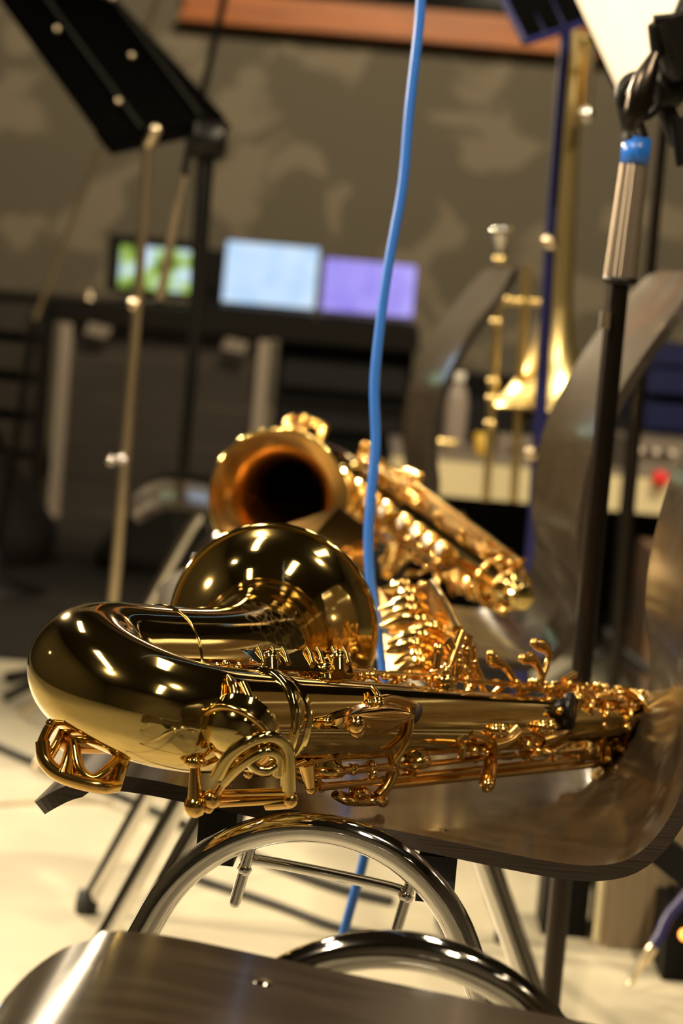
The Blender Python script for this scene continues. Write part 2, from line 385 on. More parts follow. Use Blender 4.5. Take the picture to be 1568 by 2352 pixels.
# bell
nb = 72; bp = []
B0, B3 = V((0, sep, 0)), V((.215, .178, .008)); B1 = V((.125, sep - .002, 0)); B2 = B3 - V((math.cos(D30), math.sin(D30), 0))*.06
for i in range(nb):
    t = i/(nb - 1); bp.append(B0*(1 - t)**3 + B1*(3*t*(1 - t)**2) + B2*(3*t*t*(1 - t)) + B3*t**3)
def bell_r(t):
    ks = [(0, .0425), (.35, .0425), (.55, .0435), (.68, .0458), (.78, .0495), (.855, .0550), (.91, .0615), (.95, .0685), (.978, .0755), (.992, .0810), (1, .0850)]
    for (a, ra), (b_, rb_) in zip(ks, ks[1:]):
        if t <= b_: return ra + (rb_ - ra)*(t - a)/(b_ - a)
    return .085
br = [bell_r(i/(nb - 1)) for i in range(nb)]
for _ in range(1): br = [br[0]] + [(br[i - 1] + 2*br[i] + br[i + 1])/4 for i in range(1, nb - 1)] + [br[-1]]
g(MB().sweep(bp, br, 64, cap=False, ref=(0, 0, 1)), 'bell', 'gold_engraved')
g(MB().sweep([q for q in bp], [r_ - 0.0016 for r_ in br], 64, cap=False, ref=(0, 0, 1)), 'bell_lining', 'copper')
bd = (bp[-1] - bp[-2]).normalized()
g(MB().ring(bp[-1], bd, .0852, .0026, 72, 10), 'bell_rim', 'gold')
# bell-to-body brace
b = MB(); b.ring((.11, .052, 0.0), (0, 0, 1), .019, .003, 24, 8); b.tube((.11, .033, 0), (.11, .028, 0), .004); b.tube((.11, .071, 0), (.112, .085, 0), .004)
g(b, 'brace_ring', 'gold')

# generic keywork: cups with rods and posts round the body
def pol(u, a, r):                        # a = angle from +w towards +v
    return V((u, math.sin(a)*r, math.cos(a)*r))
def cup(u, a, R, h=.006, arm=None, pearl=False):
    n = pol(0, a, 1); base = pol(u, a, rad(u) + h)
    b = MB(); b.lathe(base, n, [(R*.92, -.004), (R, -.003), (R, .001), (R*.9, .0035), (R*.45, .0048), (0, .0052)], 24)
    if arm is not None:
        q = pol(u, arm, rad(u) + .014); mid = pol(u, (a + arm)/2, rad(u) + .015)
        b.sweep(cat([base + n*.0045, mid, q], 4), [.0035]*4 + [.003]*5, 8)
    o = g(b, 'key_cup')
    if pearl: g(MB().lathe(base + n*.0045, n, [(.0, .003), (.006, .002), (.0075, 0)][::-1], 16), 'pearl', 'pearl', o)
    g(MB().lathe(base - n*.005, n, [(R*.86, -.004), (R*.86, .003)], 20), 'tone_hole', 'gold', o)
    return o
def rod(u0, u1, a, r=.0024, h=.014, posts=2, balls=True):
    b = MB(); b.tube(pol(u0, a, rad(u0) + h), pol(u1, a, rad(u1) + h), r, 8)
    for i in range(posts):
        t = i/(posts - 1) if posts > 1 else .5; u = u0 + (u1 - u0)*t
        b.sweep([pol(u, a, rad(u) - .001), pol(u, a, rad(u) + h*.55), pol(u, a, rad(u) + h)], [.0042, .0022, .0026], 8)
        if balls: b.ball(pol(u, a, rad(u) + h), .0040, 10)
    for k in range(int(abs(u1 - u0)/.03)):
        u = u0 + (u1 - u0)*((k + .5)/max(1, int(abs(u1 - u0)/.03)))
        b.sweep([pol(u - .004, a, rad(u) + h), pol(u + .004, a, rad(u) + h)], r*1.45, 8)
    return g(b, 'key_rod')
D = math.radians
for u, R in ((.045, .024), (.10, .0225), (.152, .0205), (.20, .0185), (.262, .0165), (.305, .0150), (.345, .0135), (.383, .012)):
    cup(u, D(98), R, arm=D(58), pearl=R < .021)
for u, R in ((.075, .010), (.235, .010), (.415, .009), (.445, .009), (.475, .008)):
    cup(u, D(30), R, arm=D(55))
rod(.02, .235, D(52), posts=4); rod(.25, .47, D(50), posts=5); rod(.03, .22, D(66), .002, .010, 3)
rod(.27, .50, D(34), .002, .009, 4); rod(.38, .53, D(12), .002, .008, 4); rod(.40, .52, D(-12), .0018, .007, 4)
for u, a, R in ((.07, 200, .019), (.44, 205, .011), (.485, 196, .010), (.18, 215, .012)):
    cup(u, D(a), R, arm=D(a - 34))
rod(.02, .16, D(168), posts=3); rod(.30, .52, D(172), .0022, .011, 4)
# octave mechanism and top end of the body
b = MB()
for i in range(26):
    u = .40 + .145*random.random(); a = D(random.uniform(5, 70)); h = random.uniform(.003, .013)
    b.ball(pol(u, a, rad(u) + h), random.uniform(.0022, .0042), 8)
for i in range(9):
    u = .40 + .13*i/9; a0 = D(random.uniform(0, 40)); a1 = a0 + D(random.uniform(15, 40))
    b.sweep(cat([pol(u, a0, rad(u) + .006), pol(u + .008, (a0 + a1)/2, rad(u) + .012), pol(u + .018, a1, rad(u) + .006)], 4), .0021, 8)
g(b, 'octave_mechanism')
for u, R, r_ in ((.505, .030, .0034), (.535, .022, .0026)):
    g(MB().ring((u, 0, 0), (1, 0, 0.0), R, r_, 36, 8), 'guard_ring')

# --- parts seen large on the near side (placed from the photograph)
# key guard plate with pegs, between bell and body
q = [K(553, 1478, -.036), K(690, 1479, -.036), K(800, 1488, -.036), K(812, 1534, .004), K(640, 1526, .004), K(600, 1519, .002)]
plate = g(MB().prism(q, DV*.0016), 'key_guard_plate', 'gold')
for x in (600, 632, 655, 712, 735, 770, 795):
    g(MB().sweep([K(x - 6, 1476, -.034), K(x + 2, 1490, -.022), K(x + 8, 1512, -.008)], [.0016, .0016, .0022], 6), 'peg', 'gold_key', plate)
for x in (622, 778):
    b = MB(); b.sweep([K(x, 1490, -.012), K(x, 1536, .004)], [.005, .006], 10); b.ball(K(x, 1500, -.008), .0062, 10); g(b, 'post')
b = MB()
for i in range(34):
    x = 420 + 560*i/33 + random.uniform(-6, 6); b.ball(K(x, 1516 + (x - 420)*.045 + random.uniform(-8, 10), -.028), random.uniform(.0018, .0040), 8)
b.tube(K(430, 1512, -.03), K(1000, 1541, -.03), .0022, 8)
g(b, 'stack_posts')
# low guard under the bow (open basket) with its key cup
dG = 1.515
b = MB(); fl = (1.0, .35)
b.sweep(cat([KD(98, 1690, dG), KD(104, 1732, dG - .004), KD(135, 1764, dG - .008), KD(190, 1784, dG - .01), KD(240, 1793, dG - .008), KD(268, 1790, dG)], 5), [.0052]*26, 10)
b.sweep(cat([KD(98, 1692, dG), KD(112, 1662, dG + .012), KD(132, 1640, dG + .022)], 4), .0036, 10)
b.sweep(cat([KD(108, 1736, dG), KD(135, 1690, dG + .010), KD(150, 1655, dG + .02)], 4), .0032, 10)
b.sweep(cat([KD(150, 1770, dG - .008), KD(160, 1730, dG), KD(172, 1672, dG + .016)], 4), [.0075, .0068, .006, .0055, .005, .0048, .0045, .0042, .004], 10)
b.sweep(cat([KD(172, 1690, dG + .006), KD(184, 1752, dG - .006), KD(215, 1775, dG - .008), KD(250, 1752, dG - .002), KD(276, 1722, dG + .006)], 5), .0036, 10)
b.sweep(cat([KD(268, 1790, dG), KD(282, 1745, dG + .002), KD(294, 1712, dG + .01)], 4), .0042, 10)
b.sweep(cat([KD(252, 1783, dG), KD(258, 1755, dG + .002), KD(272, 1735, dG + .006)], 4), .0026, 8)
for x, y in ((132, 1640), (150, 1652), (172, 1668), (294, 1712), (280, 1716), (300, 1722), (118, 1650)): b.ball(KD(x, y, dG + .014), .0040, 10)
g(b, 'bow_key_guard')
n = (KD(230, 1900, dG + .02) - KD(230, 1700, dG + .03)).normalized()
g(MB().lathe(KD(228, 1688, dG + .028), n, [(.0, -.006), (.026, -.006), (.0285, -.003), (.0285, .003), (.025, .007), (.010, .009), (0, .0095)], 32), 'bow_key_cup', 'copper')
b = MB(); b.tube(KD(170, 1636, dG + .02), KD(292, 1706, dG + .014), .0022, 8); g(b, 'guard_rail')
# large key cup and guard at the body ferrule
d2 = 1.490
c0 = KD(545, 1676, d2 - .004); n = (KD(470, 1790, d2 - .04) - c0).normalized()
cupo = g(MB().lathe(c0, n, [(.024, -.016), (.0255, -.012), (.0245, .0), (.0215, .008), (.014, .0135), (.006, .0155), (0, .016)], 36), 'large_key_cup', 'gold')
g(MB().ring(c0, n, .0252, .0022, 36, 8), 'cup_rim', 'gold_key', cupo)
b = MB()
gp = [KD(500, 1770, d2 - .014), KD(530, 1722, d2 - .020), KD(575, 1690, d2 - .022), KD(622, 1680, d2 - .018), KD(655, 1702, d2 - .010), KD(662, 1745, d2 - .006), KD(664, 1800, d2)]
b.sweep(cat(gp, 5), [.0055]*31, 12, ell=(1, .8))
b.sweep(cat([KD(512, 1785, d2 - .01), KD(560, 1740, d2 - .018), KD(610, 1712, d2 - .020), KD(640, 1725, d2 - .014), KD(640, 1765, d2 - .01)], 5), .0036, 10)
b.ring(KD(607, 1722, d2 - .012), (KD(640, 1700, d2 - .05) - KD(607, 1722, d2)).normalized(), .010, .0036, 22, 8)
b.sweep(cat([KD(640, 1700, d2 - .012), KD(652, 1735, d2 - .008), KD(640, 1765, d2 - .006), KD(622, 1745, d2 - .01)], 5), .0030, 8)
g(b, 'large_key_guard', 'gold')
b = MB()
b.sweep(cat([KD(524, 1538, d2 + .022), KD(540, 1570, d2 + .010), KD(546, 1610, d2 + .004), KD(560, 1650, d2)], 5), [.0012, .002, .0028, .0034, .004, .0042, .0045, .0045, .0045, .0045, .0045, .0045, .0045, .0045, .0045, .005], 10)
b.sweep(cat([KD(556, 1560, d2 + .02), KD(576, 1606, d2 + .008), KD(590, 1650, d2), KD(640, 1680, d2 - .008)], 5), .0042, 10)
b.sweep(cat([KD(480, 1645, d2 + .004), KD(510, 1625, d2 + .002), KD(545, 1612, d2 + .002)], 4), .0032, 8)
for x, y in ((470, 1655), (540, 1612), (585, 1600), (590, 1660), (615, 1670)): b.ball(KD(x, y, d2), .0042, 10)
g(b, 'key_arm')
b = MB()
b.sweep([KD(449, 1740, d2), KD(449, 1775, d2), KD(449, 1838, d2)], [.0032, .0042, .0056], 12); b.ball(KD(449, 1838, d2), .0080, 12); b.ball(KD(450, 1738, d2), .0050, 10)
b.ball(KD(436, 1736, d2), .0038, 10); b.ball(KD(465, 1738, d2), .0032, 10)
b.ball(KD(487, 1822, d2), .0068, 12); b.sweep([KD(487, 1822, d2), KD(505, 1800, d2), KD(548, 1730, d2 - .01)], [.0034, .0026, .0026], 8); b.ball(KD(480, 1842, d2), .004, 8)
g(b, 'guard_post')
b = MB(); b.tube(KD(480, 1812, d2 + .02), KD(660, 1806, d2 + .004), .0030, 10); b.tube(KD(505, 1832, d2 + .015), KD(668, 1822, d2 + .004), .0030, 10)
b.tube(KD(612, 1834, d2 + .01), KD(668, 1830, d2 + .004), .0042, 10); b.ball(KD(668, 1824, d2 + .004), .0055, 10); b.sweep([KD(664, 1748, d2), KD(667, 1822, d2 + .004)], [.003, .004], 10)
g(b, 'low_rod')
# slanted posts and short rods below the body
b = MB()
b.sweep([K(706, 1742, .020), K(714, 1798, .020)], [.0062, .0036], 12); b.ball(K(714, 1800, .02), .0042, 10)
b.tube(K(672, 1747, .022), K(700, 1735, .022), .0018, 8); b.tube(K(672, 1747, .022), K(775, 1728, .020), .0018, 8); b.tube(K(730, 1796, .020), K(872, 1782, .018), .0030, 10)
b.sweep([K(768, 1720, .020), K(784, 1760, .018)], [.0040, .0026], 10); b.ball(K(784, 1760, .018), .0040, 10); b.ball(K(771, 1710, .02), .0024, 8); b.ball(K(745, 1713, .02), .0022, 8); b.tube(K(742, 1713, .02), K(775, 1722, .02), .0016, 8)
b.tube(K(784, 1758, .018), K(962, 1744, .016), .0030, 10); b.sweep([K(951, 1716, .016), K(960, 1745, .016)], [.0030, .0018], 8); b.ball(K(960, 1746, .016), .0038, 10)
for x, y in ((812, 1756), (856, 1748), (858, 1766), (738, 1795)): b.ball(K(x, y, .019), .0042, 10, )
g(b, 'side_key_rod')
b = MB()
for x, y, a, bb in ((795, 1819, .012, .0035), (860, 1822, .012, .0035), (828, 1806, .010, .005)):
    b.ball(K(x, y, .012), 1.0, 14, sc=(a, a*.8, bb))
b.sweep(cat([K(770, 1812, .014), K(800, 1828, .014), K(840, 1830, .014), K(882, 1826, .012)], 4), .0034, 8); b.ball(K(880, 1828, .012), .0050, 10)
b.sweep(cat([K(890, 1690, .022), K(906, 1740, .018), K(890, 1790, .014), K(868, 1818, .012)], 5), .0048, 10)
g(b, 'lower_side_key')
# thumb hook plate with strap ring
tp = []; cU = K(845, 1640, .035); eu = (K(925, 1645, .033) - K(765, 1645, .037)); ev = (K(845, 1602, .030) - K(845, 1690, .040)); en = eu.cross(ev).normalized()
if (MS.to_3x3() @ en).y > 0: en = -en
b = MB(); nu, nv_ = 22, 10; gv = []
for i in range(nu + 1):
    s = -1 + 2*i/nu; hh = .5*max(0.02, (1 - abs(s)**2.4))**.6*(.82 + .18*s)
    for k in range(nv_ + 1):
        t = -1 + 2*k/nv_; gv.append(cU + eu*(s*.5) + ev*(t*hh) + en*(.013*(1 - t*t) + .004*(1 - s*s)))
b.add(gv, [(i*(nv_ + 1) + k, (i + 1)*(nv_ + 1) + k, (i + 1)*(nv_ + 1) + k + 1, i*(nv_ + 1) + k + 1) for i in range(nu) for k in range(nv_)])
b.add([p_ - en*.003 for p_ in gv], [(i*(nv_ + 1) + k, i*(nv_ + 1) + k + 1, (i + 1)*(nv_ + 1) + k + 1, (i + 1)*(nv_ + 1) + k) for i in range(nu) for k in range(nv_)])
th = g(b, 'thumb_plate', 'gold_key')
b = MB(); b.ball(K(818, 1652, .050), .0072, 14); b.ring(K(818, 1652, .046), en, .0085, .0018, 22, 8); b.ball(K(756, 1645, .036), .0042, 10, (1.6, 1, .8)); g(b, 'pivot_ball', 'gold_key', th)
b = MB()
b.sweep(cat([K(858, 1566, .022), K(868, 1584, .030), K(872, 1600, .036), K(862, 1612, .04)], 5), [.0022]*6 + [.0032]*10, 10)
b.sweep(cat([K(872, 1598, .034), K(896, 1592, .034), K(930, 1600, .034), K(958, 1612, .034)], 5), [.0045, .0042, .004, .0036, .0034, .003, .003, .003, .003, .003, .003, .003, .003, .003, .003, .003], 10)
b.sweep(cat([K(940, 1608, .032), K(944, 1650, .034), K(930, 1700, .032), K(906, 1738, .026)], 5), .0028, 10)
b.ball(K(868, 1606, .038), .0060, 12); b.ball(K(850, 1604, .038), .0036, 10)
g(b, 'strap_hook', 'gold_key')
g(MB().ball(K(955, 1626, .034), 1.0, 14, (.0055, .0045, .0085)), 'cork_bumper', 'cork')
# long rods on the underside, with the foot post that stands on the seat
b = MB(); b.tube(K(880, 1794, .012), K(1440, 1738, .010), .0030, 10); b.tube(K(880, 1778, .010), K(1432, 1722, .008), .0030, 10)
b.tube(K(960, 1746, .014), K(1180, 1722, .012), .0026, 10)
g(b, 'long_rod')
b = MB(); b.sweep([K(1135, 1700, .012), K(1128, 1740, .022), K(1120, 1786, .040)], [.0045, .0055, .0068], 12); b.ball(K(1119, 1792, .042), .0058, 12)
g(b, 'foot_post', 'gold_key')
# side keys low on the body
def lever(pts, r, off=.022): b.sweep(cat([K(x, y, off) for x, y in pts], 5), r, 10)
b = MB(); lever([(1050, 1690), (1070, 1660), (1078, 1668)], .0026); lever([(1078, 1672), (1115, 1684), (1140, 1716)], .0042); lever([(1090, 1690), (1120, 1690), (1140, 1716)], .0026); b.ball(K(1141, 1717, .02), .0040, 10)
lever([(1055, 1690), (1062, 1700), (1060, 1730)], .0030); g(b, 'side_lever')
b = MB()
for x in (1136, 1152): b.ball(K(x, 1668, .026), .0065, 12)
b.sweep(cat([K(1128, 1700, .024), K(1160, 1690, .024), K(1185, 1668, .024)], 4), .0062, 12); lever([(1168, 1652), (1185, 1668)], .0022); g(b, 'side_lever')
b = MB(); lever([(1180, 1672), (1215, 1672), (1235, 1690), (1250, 1700)], .0042); lever([(1190, 1690), (1220, 1700)], .0050); b.ball(K(1251, 1699, .02), .0042, 10); g(b, 'side_lever')
b = MB()
for x in (1244, 1262): b.ball(K(x, 1660, .026), .0068, 12)
b.sweep(cat([K(1240, 1690, .024), K(1275, 1680, .024), K(1300, 1668, .024)], 4), .0062, 12); g(b, 'side_lever')
b = MB(); b.ball(K(1245, 1708, .020), 1.0, 16, (.017, .012, .0045)); b.sweep(cat([K(1205, 1722, .02), K(1250, 1714, .02), K(1300, 1690, .018)], 5), .0050, 10, ell=(.5, 1.3)); g(b, 'palm_plate')
b = MB()
for x0, x1, y, r_ in ((1265, 1342, 1715, .0035), (1270, 1340, 1688, .0026), (1300, 1420, 1668, .0028), (1340, 1430, 1700, .0026)): b.tube(K(x0, y, .016), K(x1, y - 3, .014), r_, 10)
for i in range(26): b.ball(K(random.uniform(1060, 1440), random.uniform(1668, 1738), random.uniform(.010, .026)), random.uniform(.0022, .0046), 8)
for x in (1330, 1345, 1375, 1400, 1425): b.sweep([K(x, 1660 + random.uniform(-20, 10), .018), K(x + random.uniform(-6, 6), 1725, .012)], random.uniform(.0022, .004), 8)
g(b, 'end_keywork')
# black thumb button
o1, o2 = K(1286, 1622, .034), K(1322, 1626, .030); ax = (RTL*.93 - DV*.30 + UPL*.05).normalized(); tb = K(1306, 1624, .030)
b = MB(); b.lathe(tb, ax, [(0, -.012), (.008, -.012), (.009, -.008), (.0145, -.004), (.0165, 0), (.0165, .003), (.014, .0045), (0, .005)], 32); b.lathe(K(1283, 1615, .032), ax, [(0, -.004), (.008, -.004), (.0075, .004), (0, .004)], 18)
g(b, 'thumb_button', 'black_plastic')
g(MB().ring(K(1362, 1620, .022), ax, .0085, .0024, 22, 8), 'ring_key')
for p_, r_ in ((K(1330, 1596, .028), .0055), (K(1286, 1622, .040), .0034)): g(MB().ball(p_, r_, 10), 'pivot_ball')
# upright collar plates near the socket
for x, dx in ((1388, 0), (1436, 6)):
    b = MB(); b.sweep(cat([K(x + dx, 1588, .0), K(x + dx + 6, 1618, .024), K(x + dx + 2, 1660, .026), K(x + dx - 6, 1715, .014), K(x + dx - 4, 1748, .006)], 5), .0042, 10, ell=(1, .6)); b.ball(K(x + dx, 1586, .0), .0055, 10); b.ball(K(x + dx - 2, 1662, .028), .005, 10)
    g(b, 'collar_plate')
g(MB().sweep(cat([K(1395, 1588, -.012), K(1440, 1580, -.010), K(1478, 1590, -.004), K(1500, 1618, .004)], 5), .0030, 10), 'octave_lever')
# palm keys standing up
for pts in (((1128, 1492), (1136, 1508), (1160, 1520), (1180, 1548), (1200, 1575)), ((1200, 1502), (1222, 1502), (1236, 1520), (1246, 1545), (1240, 1575)), ((1228, 1466), (1252, 1476), (1262, 1492), (1256, 1520), (1246, 1545))):
    b = MB(); b.sweep(cat([K(x, y, -.012) for x, y in pts], 5), [.0040, .0048, .0055, .0058, .0056, .0052, .0048, .0044, .004, .0036, .0034, .0032, .003, .003, .003, .003, .003, .003, .003, .003, .003], 12, ell=(1, .7)); b.ball(K(*pts[0], -.012), .0040, 10); g(b, 'palm_key')
b = MB()
for i in range(30):
    x = 1180 + 300*random.random(); b.ball(K(x, 1560 + (x - 1180)*.08 + random.uniform(-10, 16), random.uniform(-.012, .006)), random.uniform(.0022, .0046), 8)
for x0, y0, x1, y1 in ((1190, 1572, 1330, 1560), (1260, 1580, 1400, 1576), (1295, 1552, 1320, 1538), (1330, 1566, 1370, 1564), (1240, 1560, 1290, 1590)): b.tube(K(x0, y0, -.004), K(x1, y1, -.006), .0032, 8)
g(b, 'octave_rods')
# little-finger key table rising behind the body, with its fan of ribs
b = MB()
for pts, r_ in ((((1062, 1440), (1040, 1500), (1020, 1556)), .0055), (((1078, 1452), (1072, 1500), (1080, 1556)), .0048), (((1010, 1480), (1004, 1520), (1000, 1556)), .0042), (((1085, 1470), (1090, 1515), (1110, 1560)), .0045), (((1030, 1462), (1050, 1500), (1050, 1550)), .0042)):
    b.sweep(cat([K(x, y, -.03) for x, y in pts], 5), r_, 10, ell=(1, .6))
for i in range(16): b.ball(K(random.uniform(1000, 1105), random.uniform(1450, 1560), -.03), random.uniform(.003, .0055), 8)
b.prism([K(1052, 1440, -.035), K(1088, 1448, -.035), K(1084, 1470, -.035), K(1050, 1462, -.035)], DV*.006)
tbl = g(b, 'little_finger_table')
b = MB(); bar = [KD(992, 1332, 2.16), KD(1022, 1380, 2.06), KD(1052, 1438, 1.90)]
b.sweep(cat(bar, 6), [.0048]*13, 10); g(b, 'table_bar', 'gold', tbl)
back = [KD(870, 1340, 2.20), KD(985, 1336, 2.19), KD(1052, 1440, 1.93), KD(1010, 1545, 1.90), KD(890, 1540, 1.97)]
g(MB().prism(back, DV*.004), 'table_plate', 'gold_key', tbl)
for i in range(10):
    t = i/9; y0 = 1338 + 180*t; x1 = 988 + 66*min(1, t*1.6) - 80*max(0, t - .6) - random.uniform(0, 50); x0 = 868 + 22*t + random.uniform(-8, 34)
    dd = 2.15 - .22*t; bow_ = random.uniform(6, 18)
    b = MB(); b.sweep(cat([KD(x0, y0 + bow_, dd + .01), KD((x0*2 + x1)/3, y0 - 2 + random.uniform(-4, 4), dd), KD((x0 + x1*2)/3, y0 - 4 + random.uniform(-4, 4), dd - .01), KD(x1, y0 + random.uniform(2, 12), dd)], 5), lerp_list([.002, random.uniform(.004, .0075), random.uniform(.004, .007), .002], 16), 10, ell=(1, .7)); g(b, 'table_rib', 'gold_key', tbl)

# second saxophone, bell open to the viewer, on the chair behind
def place_sax(o, F, T, bell_pt, label):
    F, T = V(F), V(T); u = (T - F).normalized(); v = V(bell_pt) - F; v = (v - u*v.dot(u)).normalized(); ww = u.cross(v)
    o.matrix_world = Matrix.Translation(F) @ Matrix((u, v, ww)).transposed().to_4x4(); o['label'] = label
s2 = copy_tree(sax)
place_sax(s2, P(812, 1122, 3.02), P(1192, 1368, 2.50), P(598, 1136, 2.69), 'blurred gold saxophone with its bell mouth open, behind the sharp one')

# ================================================================== MICROPHONE STAND, CABLE
mx = P(1400, 900, 2.27); base = V((P(1340, 1530, 2.27).x, 2.27, 0))
def vert(px, py, d): return P(px, py, d)
mic = thing('microphone_stand', 'black microphone stand with ribbed grip and blue tape band', 'microphone stand', base); q = rel(mic)
ptop, pbot = P(1421, 640, 2.27), base + V((0, 0, 0.03))
MB().tube(q(pbot), q(ptop), .0108, 20).build('pole', 'dark_chrome', mic)
a, b2 = P(1424, 640, 2.27), P(1456, 378, 2.27)
gb = MB(); prof_n = 40; vs = []; ax = (b2 - a).normalized(); xx = V((1, 0, 0)); xx = (xx - ax*xx.dot(ax)).normalized(); yy = ax.cross(xx)
for j in range(2):
    for k in range(prof_n):
        r_ = (.0163 if j == 0 else .0134)*(1.0 if k % 2 else .90); an = 2*PI*k/prof_n
        vs.append(q(a) + (b2 - a)*j + xx*(math.cos(an)*r_) + yy*(math.sin(an)*r_))
gb.add(vs, [(k, (k + 1) % prof_n, (k + 1) % prof_n + prof_n, k + prof_n) for k in range(prof_n)], False)
gb.add(vs, [list(range(prof_n))[::-1], [k + prof_n for k in range(prof_n)]], False); gb.build('grip', 'grip_metal', mic)
MB().lathe(q(P(1424, 646, 2.27)), ax, [(0, -.003), (.0155, -.003), (.017, 0), (.017, .004), (.0, .004)], 28).build('grip_collar', 'black_metal', mic)
MB().lathe(q(P(1456, 376, 2.27)), ax, [(.0, 0), (.0142, 0), (.0142, .0255), (0, .0255)], 28).build('tape_band', 'blue_tape', mic)
jb = MB(); jc = P(1462, 235, 2.27)
jb.sweep(cat([q(P(1458, 320, 2.27)), q(P(1452, 290, 2.27)), q(P(1438, 240, 2.265))], 4), [.0138, .0135, .013, .0125, .012, .0115, .011, .0105, .010], 16)
jb.ring(q(P(1466, 222, 2.265)), (.35, -1, .1), .0195, .006, 30, 10)
jb.build('tilt_joint', 'black_metal', mic)
MB().lathe(q(P(1466, 222, 2.262)), (.35, -1, .1), [(0, -.004), (.011, -.004), (.011, .006), (.008, .010), (0, .011)], 24).build('joint_disc', 'grip_metal', mic)
kb = MB(); kb.sweep(cat([q(P(1448, 300, 2.235)), q(P(1462, 250, 2.232)), q(P(1478, 190, 2.232)), q(P(1505, 122, 2.238))], 6), lerp_list([.004, .0115, .013, .011, .005], 19), 18, ell=(1, .7)); kb.build('clamp_lever', 'dark_chrome', mic)
bb = MB(); bb.tube(q(P(1480, 250, 2.30)), q(P(1640, -130, 2.35)), .012, 14); bb.tube(q(P(1500, 180, 2.29)), q(P(1560, 330, 2.30)), .010, 12); bb.ball(q(P(1520, 200, 2.30)), .026, 16)
bb.build('boom_arm', 'black_metal', mic)
hb = MB(); hb.tube(q(P(1535, 40, 2.26)), q(P(1580, 170, 2.27)), .022, 16); hb.tube(q(P(1500, 45, 2.25)), q(P(1548, 40, 2.25)), .0045, 10); hb.tube(q(P(1560, 270, 2.26)), q(P(1575, 380, 2.26)), .010, 12); hb.tube(q(P(1500, 60, 2.25)), q(P(1508, 130, 2.255)), .006, 10)
hb.build('microphone_holder', 'black_plastic', mic)
MB().box(q(P(1388, 735, 2.255)), (.009, .012, .017)).build('height_catch', 'steel', mic)
for k in range(3):
    an = 2*PI*k/3 + .5; e = V((math.cos(an)*.30, math.sin(an)*.30, .012))
    MB().tube((0, 0, .045), e, .008, 10).build('leg', 'black_metal', mic)
MB().lathe((0, 0, .02), (0, 0, 1), [(0, 0), (.022, 0), (.024, .03), (.016, .05), (0, .05)], 20).build('hub', 'black_plastic', mic)
cpts = [(968, -40), (962, 60), (940, 250), (925, 420), (895, 590), (876, 720), (860, 880), (863, 1020), (853, 1130), (846, 1230), (850, 1330), (862, 1420), (880, 1530), (878, 1640), (862, 1800), (838, 1960), (812, 2060), (790, 2140), (770, 2230)]
dcs = [2.10]*len(cpts)
pts = cat([P(x, y, 2.10) for x, y in cpts], 5)
last = pts[-1]; pts += cat([last, last + V((-.02, .0, -.08)), V((last.x - .05, 2.12, .03)), V((last.x - .12, 2.2, .006)), V((last.x - .4, 2.5, .006))], 5)[1:]
pts = [V((pts[0].x + .03, 2.10, 3.45)), V((pts[0].x + .01, 2.10, 2.2))] + pts
o = MB().sweep(pts, .0046, 12).build('hanging_cable', 'blue_cable'); tag(o, 'bright blue cable hanging down behind the front saxophone', 'cable')

# ================================================================== MUSIC STANDS (left)
st = thing('music_stand', 'black music stand with solid tilted desk at top left', 'music stand', (P(440, 800, 4.2).x, 4.2, 0)); q = rel(st)
hub = P(482, 322, 4.2)
c4 = [P(238, 330, 4.05), P(512, 272, 4.3), P(262, -2, 4.42), P(-20, -25, 4.17)]
nrm = (c4[1] - c4[0]).cross(c4[3] - c4[0]).normalized()
MB().prism([q(p_) for p_ in c4], nrm*.006).build('desk', 'black_matte', st)
def dk(s, t, off=-.006): return q(c4[0] + (c4[1] - c4[0])*s + (c4[3] - c4[0])*t + nrm*off)
sgn = -1 if nrm.y > 0 else 1
for s in (.30, .80): MB().tube(dk(s, .02, .012*sgn), dk(s, .95, .012*sgn), .004, 8).build('desk_rib', 'black_metal', st)
for s, t in ((.22, .68), (.80, .82), (.28, .20), (.62, .45)): MB().ball(dk(s, t, .010*sgn), .007, 10).build('rivet', 'steel', st)
MB().bar(dk(0, 0, 0), dk(1, 0, 0), .05, .006, up=nrm).build('ledge', 'black_matte', st)
MB().lathe(q(hub) - V((0.03, 0, 0)), (1, 0, 0), [(0, 0), (.034, 0), (.036, .01), (.036, .05), (.03, .06), (0, .06)], 24).build('tilt_hub', 'black_plastic', st)
MB().sweep([q(hub), q(P(465, 560, 4.2)), V((0, 0, .12))], [.011, .011, .012], 14).build('pole', 'black_metal', st)
for k in range(3):
    an = 2*PI*k/3 + 1.0; MB().tube((0, 0, .2), (math.cos(an)*.3, math.sin(an)*.3, .012), .009, 10).build('leg', 'black_metal', st)
cs = thing('chrome_stand', 'thin chrome stand pole with side clamps, left of the black stand pole', 'stand', (P(268, 1300, 3.9).x, 3.9, 0)); q = rel(cs)
MB().sweep([q(P(340, 330, 3.9)), q(P(318, 660, 3.9)), q(P(268, 1300, 3.9)), V((q(P(268, 1300, 3.9)).x - .005, 0, .1))], [.0085, .0085, .0095, .010], 14).build('pole', 'steel', cs)
b = MB(); b.sweep(cat([q(P(340, 330, 3.9)), q(P(349, 318, 3.89)), q(P(355, 300, 3.88))], 3), .010, 10); b.ball(q(P(356, 300, 3.87)), .011, 12); b.build('top_clamp', 'steel', cs)
for x, y in ((256, 1058), (282, 1056)):
    MB().ball(q(P(x, y, 3.86)), .0085, 12).build('clamp_screw', 'chrome', cs)
MB().ball(q(P(308, 700, 3.87)), .011, 12).build('collar', 'steel', cs)
MB().tube(q(P(423, 405, 3.95)), q(P(366, 690, 3.93)), .0078, 12).build('side_rod', 'steel', cs)
MB().tube(q(P(438, 310, 3.95)), q(P(423, 405, 3.95)), .0068, 12).build('side_rod_sleeve', 'black_metal', cs)
